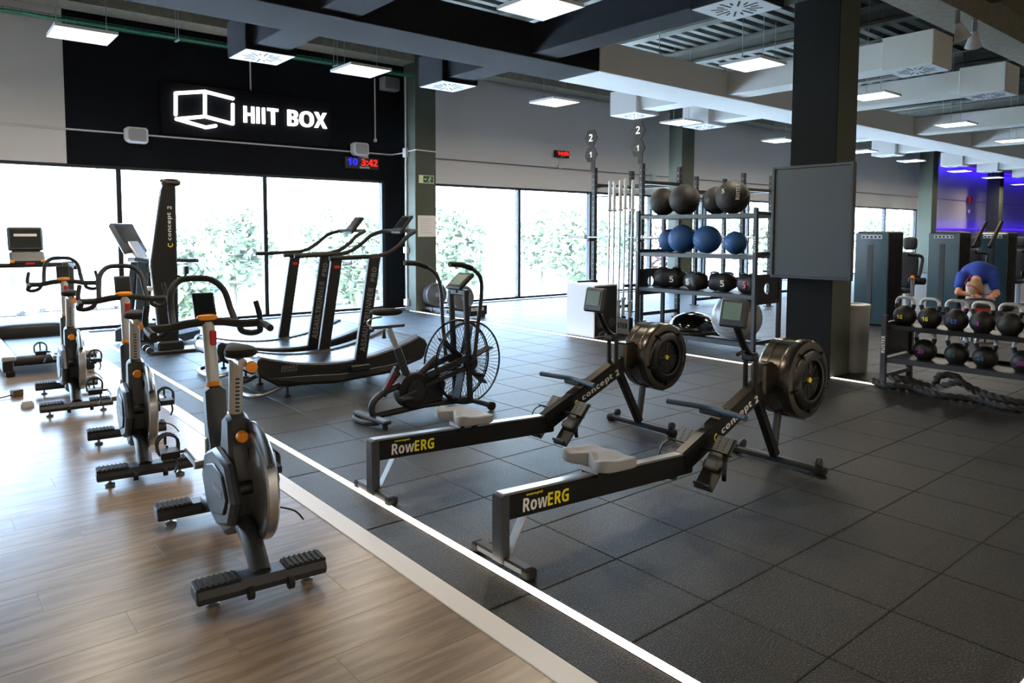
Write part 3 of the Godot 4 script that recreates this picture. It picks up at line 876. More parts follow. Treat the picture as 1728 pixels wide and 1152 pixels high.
func spin_bikes():
	var t := thing("spin_bike", "nearest spin bike, its frame lettering readable, on the wooden floor", "exercise bike", V(1.055, 0, -2.90), -5, "spin bikes")
	# feet
	for q in [[0.0, 0.52, "rear_stabilizer"], [0.99, 0.50, "front_stabilizer"]]:
		var b := B()
		b.prism([Vector2(-0.06, 0.045), Vector2(0.06, 0.045), Vector2(0.065, 0.07), Vector2(0.045, 0.1), Vector2(-0.045, 0.1), Vector2(-0.065, 0.07)], q[1], side_xf_at(q[0]), 0.006)
		var s := put(b, q[2], M.charcoal, t)
		for e in [-1, 1]:
			var p := B()
			p.box(P(e * (q[1] / 2 - 0.085), 0.1, q[0]), V(0.17, 0.014, 0.1), 0.005)
			for k in 7: p.box(P(e * (q[1] / 2 - 0.02 - k * 0.022), 0.109, q[0]), V(0.009, 0.006, 0.09), 0.001)
			put(p, "foot_pad", M.rubber_black, s)
			var l := B()
			l.lathe([Vector2(0.026, 0.0), Vector2(0.028, 0.012), Vector2(0.009, 0.018), Vector2(0.009, 0.05)], Transform3D(Basis(), P(e * (q[1] / 2 - 0.07), 0, q[0])), 12)
			put(l, "levelling_foot", M.silver, s)
	for e in [-0.06, 0.10]:
		var w := B()
		w.cyl(P(e - 0.012, 0.05, -0.07), P(e + 0.012, 0.05, -0.07), 0.026, 12)
		put(w, "transport_wheel", M.rubber_black, t)
	# legs curving up to the body
	var b1 := B()
	b1.tube(curve([P(0, 0.085, 0.0), P(0, 0.15, 0.08), P(0, 0.205, 0.2), P(0, 0.22, 0.36)], 5), 0.042, 12, false, 1.15)
	put(b1, "rear_leg", M.charcoal, t)
	var b2 := B()
	b2.tube(curve([P(0, 0.085, 0.99), P(0, 0.12, 0.84), P(0, 0.19, 0.68), P(0, 0.24, 0.55)], 5), 0.04, 12, false, 1.15)
	put(b2, "front_leg", M.charcoal, t)
	# V shaped frame
	var f := B()
	f.prism([Vector2(0.24, 0.20), Vector2(0.44, 0.10), Vector2(0.60, 0.13), Vector2(0.74, 0.26), Vector2(0.79, 0.42), Vector2(0.83, 0.70), Vector2(0.80, 0.735), Vector2(0.735, 0.73), Vector2(0.70, 0.56), Vector2(0.64, 0.465), Vector2(0.57, 0.445), Vector2(0.50, 0.475), Vector2(0.455, 0.56), Vector2(0.435, 0.655), Vector2(0.36, 0.69), Vector2(0.30, 0.67), Vector2(0.29, 0.52), Vector2(0.22, 0.40)], 0.095, side_xf(), 0.018)
	put(f, "frame", M.charcoal, t)
	var h := B()
	h.prism([Vector2(0.10, 0.36), Vector2(0.18, 0.24), Vector2(0.40, 0.17), Vector2(0.58, 0.20), Vector2(0.69, 0.33), Vector2(0.62, 0.455), Vector2(0.44, 0.52), Vector2(0.22, 0.50)], 0.05, side_xf(-0.062), 0.016)
	var hc := put(h, "drive_cover", M.graphite, t)
	var h2 := B()
	h2.prism([Vector2(0.16, 0.36), Vector2(0.22, 0.28), Vector2(0.40, 0.23), Vector2(0.52, 0.25), Vector2(0.60, 0.33), Vector2(0.54, 0.42), Vector2(0.40, 0.46), Vector2(0.24, 0.445)], 0.012, side_xf(-0.091), 0.005)
	put(h2, "cover_panel", M.charcoal, hc)
	words("MATRIX", 0.032, M.alu_grey, hc, V(-0.0985, 0.365, -0.31), Basis(V(0, 0, 1), V(0, 1, 0), V(-1, 0, 0)), 0.16, 0.002)
	# flywheel with bright rim and shroud
	var w := B()
	w.lathe([Vector2(0.0, -0.03), Vector2(0.06, -0.032), Vector2(0.17, -0.012), Vector2(0.19, -0.026), Vector2(0.222, -0.026), Vector2(0.23, -0.018), Vector2(0.23, 0.018), Vector2(0.222, 0.026), Vector2(0.19, 0.026), Vector2(0.17, 0.012), Vector2(0.06, 0.03), Vector2(0.0, 0.03)], Transform3D(Basis(V(0, 1, 0), V(1, 0, 0), V(0, 0, -1)), P(0.052, 0.39, 0.2)), 48)
	put(w, "flywheel", M.silver, t)
	var sh := B()
	var arc := []
	for k in 15:
		var a := deg_to_rad(-15.0 + k * 11.5)
		arc.append(P(0.045, 0.39 + sin(a) * 0.252, 0.2 + cos(a) * 0.252))
	sh.tube(arc, 0.028, 10, false, 0.55)
	put(sh, "flywheel_shroud", M.graphite, t)
	var ax := B()
	ax.cyl(P(-0.05, 0.39, 0.2), P(0.115, 0.39, 0.2), 0.03, 14)
	put(ax, "axle_cap", M.plastic_black, t)
	put(boxm(P(-0.05, 0.37, 0.735), V(0.014, 0.24, 0.032), 0.006), "frame_trim", M.alu_grey, t)
	# posts
	var hp := B()
	hp.tube([P(0, 0.66, 0.765), P(0, 1.035, 0.885)], 0.024, 12, false, 1.3)
	put(hp, "handlebar_post", M.alu_grey, t)
	put(tubem([P(0, 0.725, 0.785), P(0, 0.745, 0.793)], 0.036, 14), "post_collar", M.orange, t)
	var sp := B()
	sp.tube([P(0, 0.62, 0.365), P(0, 0.925, 0.335)], 0.024, 12, false, 1.3)
	var spo := put(sp, "seat_post", M.alu_grey, t)
	for k in 9: put(boxm(P(0.0, 0.70 + k * 0.018, 0.327 - k * 0.0015), V(0.016, 0.006, 0.012), 0.0), "height_mark", M.plastic_black, spo)
	var kn := B()
	kn.lathe([Vector2(0.012, 0), Vector2(0.014, 0.02), Vector2(0.022, 0.024), Vector2(0.026, 0.035), Vector2(0.026, 0.055), Vector2(0.02, 0.064), Vector2(0, 0.066)], Transform3D(Basis(V(1, 0, 0), -PI / 2 * 0.0) * Basis(V(1, 0, 0), PI / 2), P(0.0, 0.60, 0.30)), 14)
	put(kn, "adjust_knob", M.orange, t)
	put(tubem([P(0, 0.925, 0.46), P(0, 0.93, 0.22)], 0.02, 10), "saddle_slider", M.alu_grey, t)
	var sk := B()
	sk.lathe([Vector2(0.01, 0), Vector2(0.012, 0.02), Vector2(0.021, 0.026), Vector2(0.026, 0.038), Vector2(0.024, 0.052), Vector2(0, 0.058)], Transform3D(Basis(V(1, 0, 0), PI / 2), P(0.03, 0.915, 0.235)), 14)
	put(sk, "saddle_knob", M.orange, t)
	put(saddle(), "saddle", M.rubber_black, t).position = P(0, 0.965, 0.33)
	# handlebar: base bar with end horns, tall loop, grips below
	var hb := B()
	hb.tube(curve([P(-0.27, 1.015, 0.93), P(-0.17, 1.015, 0.94), P(-0.08, 1.035, 0.90), P(0, 1.04, 0.885), P(0.08, 1.035, 0.90), P(0.17, 1.015, 0.94), P(0.27, 1.015, 0.93)], 5), 0.021, 10)
	for e in [-1, 1]:
		hb.tube(curve([P(e * 0.265, 1.015, 0.93), P(e * 0.275, 1.05, 0.95), P(e * 0.262, 1.125, 0.975)], 4), 0.015, 8)
		hb.tube(curve([P(e * 0.265, 1.01, 0.93), P(e * 0.275, 0.97, 0.95), P(e * 0.24, 0.955, 0.985), P(e * 0.19, 0.97, 0.985), P(e * 0.17, 1.01, 0.945)], 4), 0.016, 8)
		hb.tube(curve([P(e * 0.27, 1.015, 0.93), P(e * 0.275, 1.01, 0.82), P(e * 0.27, 1.005, 0.74)], 4), 0.018, 8)
	hb.tube(curve([P(-0.15, 1.02, 0.94), P(-0.145, 1.08, 1.02), P(-0.13, 1.18, 1.10), P(-0.08, 1.235, 1.16), P(0, 1.245, 1.17), P(0.08, 1.235, 1.16), P(0.13, 1.18, 1.10), P(0.145, 1.08, 1.02), P(0.15, 1.02, 0.94)], 5), 0.017, 10)
	put(hb, "handlebar", M.grip_black, t)
	var cr := Basis(V(1, 0, 0), -0.55)
	var cb := B()
	cb.box(P(0.0, 1.11, 0.955), V(0.105, 0.155, 0.028), 0.006, cr)
	var co := put(cb, "console", M.plastic_black, t)
	var sc := B()
	sc.box(P(0.0, 1.12, 0.955) + cr * V(0, 0, 0.0145), V(0.085, 0.10, 0.004), 0.001, cr)
	put(sc, "screen", M.screen_dark, co)
	var op := B()
	op.pad(P(0.0, 1.06, 0.895), V(0.10, 0.034, 0.06), 3.0)
	put(op, "elbow_pad", M.orange, t)
	put(boxm(P(0.012, 0.965, 0.83), V(0.03, 0.075, 0.03), 0.006), "brake_lever", M.red, t)
	# cranks and pedals
	for e in [-1, 1]:
		var a := P(e * 0.105, 0.375, 0.70)
		var p := a + V(e * 0.02, 0.03 * -e, 0.16 * e)
		var cb2 := B()
		cb2.bar(a, p, 0.014, 0.034, 0.004)
		cb2.cyl(a - V(e * 0.06, 0, 0), a + V(e * 0.012, 0, 0), 0.022, 14)
		var ck := put(cb2, "crank_arm", M.silver, t)
		var pd := B()
		var c := p + V(e * 0.075, 0, 0)
		pd.cyl(p, p + V(e * 0.12, 0, 0), 0.008, 8)
		pd.box(c + V(0, 0.012, 0), V(0.085, 0.01, 0.09), 0.003)
		pd.box(c - V(0, 0.012, 0), V(0.085, 0.01, 0.09), 0.003)
		pd.box(c + V(0, 0, 0.045), V(0.085, 0.034, 0.012), 0.003)
		pd.box(c + V(0, 0, -0.045), V(0.085, 0.034, 0.012), 0.003)
		put(pd, "pedal", M.plastic_black, ck)
		var st := B()
		for z in [-0.02, 0.02]:
			st.tube(curve([c + V(-0.045, 0.0, z - 0.02), c + V(-0.045, 0.06, z - 0.04), c + V(0, 0.085, z - 0.05), c + V(0.045, 0.06, z - 0.04), c + V(0.045, 0.0, z - 0.02)], 3), 0.006, 6)
		st.tube(curve([c + V(0, 0.02, -0.05), c + V(0, 0.02, -0.1), c + V(0, 0.07, -0.1), c + V(0, 0.085, -0.07)], 3), 0.007, 6)
		st.tube(curve([c + V(0.03, -0.015, 0.0), c + V(0.035, -0.06, 0.01), c + V(0.02, -0.09, 0.03)], 3), 0.006, 6)
		put(st, "toe_strap", M.plastic_black, ck)
	var cd := B()
	cd.tube(curve([P(0.10, 0.32, 0.08), P(0.16, 0.30, 0.05), P(0.20, 0.25, 0.06)], 4), 0.004, 6)
	put(cd, "cable", M.plastic_black, t)
	copy(t, V(1.03, 0, -4.72), -6, "middle spin bike of the row on the wooden floor")
	copy(t, V(0.99, 0, -6.83), -4, "farthest spin bike, standing before the treadmill with the console")

func side_xf_at(u: float) -> Transform3D:
	return Transform3D(Basis(V(0, 0, -1), V(0, 1, 0), V(1, 0, 0)), V(0, 0, -u))
func saddle() -> MB:
	var s := B()
	s.pad(V(0, 0, 0), V(0.17, 0.062, 0.285), 2.6, Basis(), 26, 10, "saddle")
	return s

func rowers():
	var t := thing("rowing_machine", "rowing machine nearest the camera, its flywheel facing the kettlebells", "rowing machine", V(2.0, 0, -2.48), 0, "rowing machines")
	# rail: black box section with a steel track on top
	var a := V(-0.02, 0.265, 0); var e := V(1.36, 0.195, 0)
	var up := V(0.05, 1, 0)
	var rl := B()
	rl.bar(a, e, 0.062, 0.115, 0.006)
	put(rl, "rail", M.steel_black, t)
	var tr := B()
	tr.bar(a + V(0, 0.062, 0), e + V(-0.06, 0.062, 0), 0.058, 0.012, 0.003)
	put(tr, "steel_track", M.silver, t)
	var sl := atan2(e.y - a.y, e.x - a.x)
	var tb := Basis(V(0, 0, 1), sl)
	words("Row", 0.062, M.white_print, t, V(0.165, 0.253, 0.0335), tb, 0.15, 0.002)
	words("ERG", 0.062, M.yellow, t, V(0.31, 0.246, 0.0335), tb, 0.135, 0.002)
	words("concept2", 0.014, M.yellow, t, V(0.16, 0.298, 0.0335), tb, 0.10, 0.002)
	# rear foot
	put(boxm(V(-0.012, 0.17, 0), V(0.05, 0.31, 0.075), 0.006), "rear_leg", M.graphite, t)
	var br := B()
	br.bar(V(0.03, 0.045, 0), V(0.13, 0.215, 0), 0.05, 0.012, 0.003)
	put(br, "rear_brace", M.alu_grey, t)
	var rf := B()
	rf.box(V(0, 0.027, 0), V(0.055, 0.038, 0.37), 0.008)
	var rfo := put(rf, "rear_foot", M.graphite, t)
	for s in [-1, 1]: put(boxm(V(0, 0.022, s * 0.18), V(0.062, 0.044, 0.05), 0.008), "rubber_cap", M.rubber_black, rfo)
	# seat on its carriage
	var se := B()
	se.pad(V(0.62, 0.362, 0), V(0.26, 0.062, 0.33), 6.0, Basis(V(0, 0, 1), sl), 40, 14, "row_seat")
	put(se, "seat", M.seat_grey, t)
	put(boxm(V(0.62, 0.318, 0), V(0.15, 0.028, 0.11), 0.005), "seat_carriage", M.white_plastic, t)
	for x in [0.57, 0.67]:
		for s in [-1, 1]:
			var w := B()
			w.cyl(V(x, 0.30, s * 0.036), V(x, 0.30, s * 0.056), 0.018, 12)
			put(w, "seat_roller", M.plastic_black, t)
	# front beam rising to the flywheel
	var fb := B()
	fb.bar(V(1.28, 0.205, 0), V(2.06, 0.52, 0), 0.075, 0.125, 0.012)
	put(fb, "front_beam", M.steel_black, t)
	var ft := B()
	ft.bar(V(1.52, 0.367, 0), V(2.02, 0.569, 0), 0.07, 0.01, 0.003)
	put(ft, "beam_top_cover", M.smoke_metal, t)
	var bang := atan2(0.315, 0.78)
	words("concept", 0.05, M.white_print, t, V(1.77, 0.388, 0.0395), Basis(V(0, 0, 1), bang), 0.33, 0.002)
	words("2", 0.045, M.white_print, t, V(1.975, 0.471, 0.0395), Basis(V(0, 0, 1), bang), 0.035, 0.002)
	words("C", 0.05, M.yellow, t, V(1.56, 0.303, 0.0395), Basis(V(0, 0, 1), bang), 0.035, 0.002)
	# footplates with straps
	for s in [-1, 1]:
		var fp := B()
		var fbas := Basis(V(0, 0, 1), deg_to_rad(47.0))
		var fc := V(1.435, 0.20, s * 0.125)
		fp.box(fc, V(0.34, 0.014, 0.125), 0.004, fbas)
		fp.box(fc + fbas * V(-0.155, 0.02, 0), V(0.02, 0.045, 0.11), 0.006, fbas)
		var fo := put(fp, "footplate", M.foot_grey, t)
		var hu := B()
		hu.box(fc + fbas * V(0.07, 0.016, 0), V(0.19, 0.012, 0.105), 0.004, fbas)
		hu.pad(fc + fbas * V(-0.025, 0.03, 0), V(0.06, 0.035, 0.10), 4.0, fbas, 16, 8)
		put(hu, "flexfoot", M.flex_grey, fo)
		for k in 5:
			for z in [-0.022, 0.022]:
				var pn := B()
				pn.box(fc + fbas * V(0.08 + k * 0.017, 0.0225, z), V(0.006, 0.003, 0.008), 0.0, fbas)
				put(pn, "size_hole", M.plastic_black, fo)
		var sp := B()
		sp.tube(curve([fc + fbas * V(0.06, 0.01, -0.066), fc + fbas * V(0.045, 0.055, -0.06), fc + fbas * V(0.04, 0.075, 0), fc + fbas * V(0.045, 0.055, 0.06), fc + fbas * V(0.06, 0.01, 0.066)], 5), 0.022, 8, false, 0.22)
		sp.tube(curve([fc + fbas * V(0.05, 0.05, s * 0.06), fc + fbas * V(0.0, 0.06, s * 0.09), fc + fbas * V(-0.06, 0.03, s * 0.10), fc + fbas * V(-0.08, -0.01, s * 0.09)], 4), 0.014, 6, false, 0.3)
		put(sp, "foot_strap", M.plastic_black, fo)
	# handle resting in its hooks
	var hd := B()
	hd.tube(curve([V(1.50, 0.475, -0.27), V(1.53, 0.475, -0.12), V(1.56, 0.472, 0), V(1.53, 0.475, 0.12), V(1.50, 0.475, 0.27)], 6), 0.017, 10)
	put(hd, "pull_handle", M.steel_blue_grip, t)
	put(boxm(V(1.58, 0.455, 0), V(0.07, 0.05, 0.16), 0.01), "handle_hook", M.plastic_black, t)
	# flywheel housing, axis across
	var X := Transform3D(Basis(V(1, 0, 0), V(0, 0, 1), V(0, -1, 0)), V(2.40, 0.555, 0.03))
	var fw := B()
	fw.lathe([Vector2(0.15, -0.115), Vector2(0.235, -0.115), Vector2(0.25, -0.10), Vector2(0.25, -0.05), Vector2(0.243, -0.046), Vector2(0.243, 0.035), Vector2(0.25, 0.04), Vector2(0.256, 0.055), Vector2(0.256, 0.10), Vector2(0.246, 0.118), Vector2(0.20, 0.124), Vector2(0.185, 0.118), Vector2(0.15, 0.10), Vector2(0.15, -0.10)], X, 56)
	put(fw, "flywheel_housing", M.smoke_metal, t)
	var fp2 := B()
	fp2.lathe([Vector2(0, -0.112), Vector2(0.16, -0.112), Vector2(0.16, 0.088), Vector2(0.15, 0.092), Vector2(0, 0.092)], X, 40)
	put(fp2, "fan_disc", M.plastic_black, t)
	var cw := B()
	cw.lathe([Vector2(0.205, 0.116), Vector2(0.20, 0.128), Vector2(0.185, 0.138), Vector2(0.145, 0.146), Vector2(0.128, 0.142), Vector2(0.122, 0.112), Vector2(0.19, 0.108)], X, 48)
	put(cw, "fan_cowl", M.gloss_black, t)
	for k in 5:
		var w := TAU * k / 5 + 0.35
		var tab := B()
		tab.box(X * V(cos(w) * 0.19, 0.135, sin(w) * 0.19), V(0.05, 0.02, 0.016), 0.004, Basis(V(0, 0, 1), -w))
		put(tab, "cowl_tab", M.gloss_black, t)
	var gr := B()
	for k in 7:
		var loop := []
		for j in 36:
			var w := TAU * j / 36
			loop.append(X * V(cos(w) * (0.035 + k * 0.014), 0.118, sin(w) * (0.035 + k * 0.014)))
		gr.tube(loop, 0.0022, 4, true)
	for k in 8:
		var w := TAU * k / 8
		gr.bar(X * V(cos(w) * 0.015, 0.118, sin(w) * 0.015), X * V(cos(w) * 0.126, 0.118, sin(w) * 0.126), 0.006, 0.006, 0.001)
	put(gr, "fan_grille", M.charcoal, t)
	var hb := B()
	hb.cyl(X * V(0, 0.105, 0), X * V(0, 0.13, 0), 0.018, 14)
	put(hb, "hub_cap", M.yellow, t)
	put(boxm(V(2.12, 0.58, -0.01), V(0.13, 0.2, 0.11), 0.015), "flywheel_bracket", M.smoke_metal, t)
	for k in 4:
		var w := k * 1.4 + 0.5
		put(boxm(V(2.40 + cos(w) * 0.247, 0.555 + sin(w) * 0.247, 0.03), V(0.03, 0.03, 0.21), 0.008), "housing_clip", M.plastic_black, t)
	# front legs and foot bar
	var l1 := B()
	l1.bar(V(2.03, 0.47, 0.0), V(2.275, 0.05, 0.0), 0.05, 0.06, 0.008)
	put(l1, "front_leg", M.steel_black, t)
	var l2 := B()
	l2.bar(V(2.36, 0.40, -0.03), V(2.30, 0.05, -0.03), 0.045, 0.05, 0.012)
	put(l2, "front_leg", M.graphite, t)
	var fl := B()
	fl.box(V(2.29, 0.028, 0), V(0.05, 0.04, 0.63), 0.01)
	var flo := put(fl, "front_foot", M.charcoal, t)
	for s in [-1, 1]:
		put(boxm(V(2.29, 0.024, s * 0.30), V(0.06, 0.048, 0.07), 0.012), "rubber_cap", M.rubber_black, flo)
		var w := B()
		w.cyl(V(2.325, 0.062, s * 0.27 - 0.014), V(2.325, 0.062, s * 0.27 + 0.014), 0.032, 16, 0.006)
		put(w, "caster_wheel", M.graphite, flo)
	# monitor on its arm
	for s in [-1, 1]: put(boxm(V(1.965, 0.62, s * 0.035), V(0.035, 0.24, 0.018), 0.004), "arm_post", M.steel_black, t)
	put(boxm(V(1.95, 0.735, 0), V(0.07, 0.05, 0.09), 0.012), "arm_clamp", M.plastic_black, t)
	var ar := B()
	ar.tube(curve([V(1.96, 0.74, 0), V(1.90, 0.79, 0), V(1.85, 0.86, 0), V(1.80, 0.94, 0)], 4), 0.026, 10, false, 0.7)
	ar.tube([V(1.90, 0.78, 0.0), V(1.82, 0.76, 0.0)], 0.012, 8)
	put(ar, "monitor_arm", M.plastic_black, t)
	var mb := Basis(V(0, 0, 1), -0.2)
	var mo := B()
	mo.box(V(1.775, 1.015, 0), V(0.04, 0.175, 0.185), 0.012, mb)
	var mon := put(mo, "monitor", M.charcoal, t)
	var ms := B()
	ms.box(V(1.775, 1.025, 0) + mb * V(-0.0205, 0, 0), V(0.004, 0.105, 0.125), 0.001, mb)
	put(ms, "monitor_screen", M.lcd, mon)
	for k in 4:
		var bt := B()
		bt.box(V(1.775, 0.95, -0.05 + k * 0.033) + mb * V(-0.02, 0, 0), V(0.006, 0.012, 0.02), 0.002, mb)
		put(bt, "monitor_button", M.grey_plastic, mon)
	copy(t, V(1.97, 0, -3.60), 0, "rowing machine farther back, next to the air bike")

func deck_y(x: float) -> float: return 0.262 + 0.16 * pow((x - 0.80) / 0.85, 2.0)
func curved_treadmills():
	var t := thing("curved_treadmill", "near curved treadmill with readable lettering on its side", "treadmill", V(2.27, 0, -6.65), 0, "curved treadmills")
	for s in [-1, 1]:
		var poly := []
		for k in 17:
			var x := 0.05 + k * (1.62 / 16.0)
			poly.append(Vector2(x, deck_y(x) + 0.012))
		poly += [Vector2(1.745, 0.40), Vector2(1.78, 0.34), Vector2(1.775, 0.27), Vector2(1.70, 0.20), Vector2(1.3, 0.10), Vector2(0.75, 0.075), Vector2(0.2, 0.12), Vector2(0.03, 0.22), Vector2(0.0, 0.31), Vector2(0.015, 0.37)]
		var b := B()
		b.prism(poly, 0.12, Transform3D(Basis(), V(0, 0, s * 0.345)), 0.014)
		var sp := put(b, "side_panel", M.plastic_black, t)
		var low := B()
		low.prism([Vector2(0.10, 0.20), Vector2(0.4, 0.13), Vector2(0.8, 0.10), Vector2(1.3, 0.13), Vector2(1.62, 0.21), Vector2(1.3, 0.185), Vector2(0.8, 0.16), Vector2(0.4, 0.19)], 0.01, Transform3D(Basis(), V(0, 0, s * 0.408)), 0.003)
		put(low, "side_stripe", M.charcoal, sp)
		if s == 1:
			words("ASSAULT", 0.028, M.grey_print, sp, V(0.30, 0.285, 0.4055), Basis(), 0.155, 0.002)
			words("FITNESS", 0.022, M.grey_print, sp, V(0.295, 0.253, 0.4055), Basis(), 0.15, 0.002)
		# upright
		var u := B()
		u.prism([Vector2(0.93, 0.20), Vector2(1.05, 0.20), Vector2(1.228, 1.262), Vector2(1.103, 1.256)], 0.05, Transform3D(Basis(), V(0, 0, s * 0.40)), 0.008)
		var uo := put(u, "upright", M.steel_black, t)
		if s == 1:
			var ub := Basis(V(0.155, 0.988, 0).normalized(), V(-0.988, 0.155, 0).normalized(), V(0, 0, 1))
			words("ASSAULTRUNNER", 0.06, M.grey_print, uo, V(1.063, 0.66, 0.4265), ub, 0.62, 0.002)
			words("PRO", 0.05, M.grey_print, uo, V(1.142, 1.09, 0.4265), ub, 0.14, 0.002)
		else: put(boxm(V(1.15, 1.13, s * 0.40 + 0.028), V(0.06, 0.03, 0.006), 0.001), "badge", M.red, uo)
		put(boxm(V(0.99, 0.20, s * 0.40), V(0.2, 0.06, 0.09), 0.01), "upright_base", M.plastic_black, t)
		var hr := B()
		hr.tube(curve([V(0.70, 1.25, s * 0.40), V(1.0, 1.258, s * 0.40), V(1.26, 1.275, s * 0.40), V(1.42, 1.35, s * 0.40), V(1.56, 1.46, s * 0.38), V(1.66, 1.50, s * 0.34), V(1.70, 1.51, s * 0.26), V(1.70, 1.515, 0.0)], 5), 0.021, 10)
		put(hr, "handrail", M.grip_black, t)
	# belt of slats over the curve
	var rings := []
	for k in 61:
		var x := 0.03 + k * (1.68 / 60.0)
		var y: float = deck_y(x)
		var groove := 0.004 if k % 2 == 0 else 0.0
		rings.append(PackedVector3Array([V(x, y - groove, 0.288), V(x, y - groove, -0.288), V(x, y - 0.05, -0.288), V(x, y - 0.05, 0.288)]))
	var be := B()
	be.crease = 0.9
	be.loft(rings)
	put(be, "running_belt", M.belt_grey, t)
	for x in [0.07, 1.69]:
		var ro := B()
		ro.cyl(V(x, deck_y(x) - 0.085, -0.286), V(x, deck_y(x) - 0.085, 0.286), 0.075, 20)
		put(ro, "belt_roller", M.silver if x < 1.0 else M.belt_grey, t)
	var un := B()
	un.box(V(0.9, 0.11, 0), V(1.2, 0.07, 0.56), 0.01)
	put(un, "base_frame", M.plastic_black, t)
	var rb := B()
	rb.tube(curve([V(0.32, 0.12, 0.30), V(0.12, 0.05, 0.30), V(0.0, 0.03, 0.22), V(0.0, 0.03, -0.22), V(0.12, 0.05, -0.30), V(0.32, 0.12, -0.30)], 4), 0.02, 10)
	put(rb, "rear_foot_bar", M.silver, t)
	for s in [-1, 1]:
		var ft := B()
		ft.lathe([Vector2(0.03, 0), Vector2(0.032, 0.016), Vector2(0.012, 0.022), Vector2(0.012, 0.1)], Transform3D(Basis(), V(0.30, 0, s * 0.34)), 12)
		put(ft, "levelling_foot", M.graphite, t)
		var f2 := B()
		f2.cyl(V(1.45, 0.05, s * 0.3 - 0.02), V(1.45, 0.05, s * 0.3 + 0.02), 0.05, 14)
		put(f2, "transport_wheel", M.rubber_black, t)
	var cb := Basis(V(0, 0, 1), deg_to_rad(50.0))
	var co := B()
	co.box(V(1.72, 1.575, 0), V(0.24, 0.035, 0.19), 0.01, cb)
	var cn := put(co, "console", M.plastic_black, t)
	var cs := B()
	cs.box(V(1.72, 1.575, 0) + cb * V(0.01, 0.019, 0), V(0.15, 0.004, 0.14), 0.001, cb)
	put(cs, "console_screen", M.screen_dark, cn)
	copy(t, V(2.28, 0, -7.75), 0, "far curved treadmill behind the other, close to the windows")

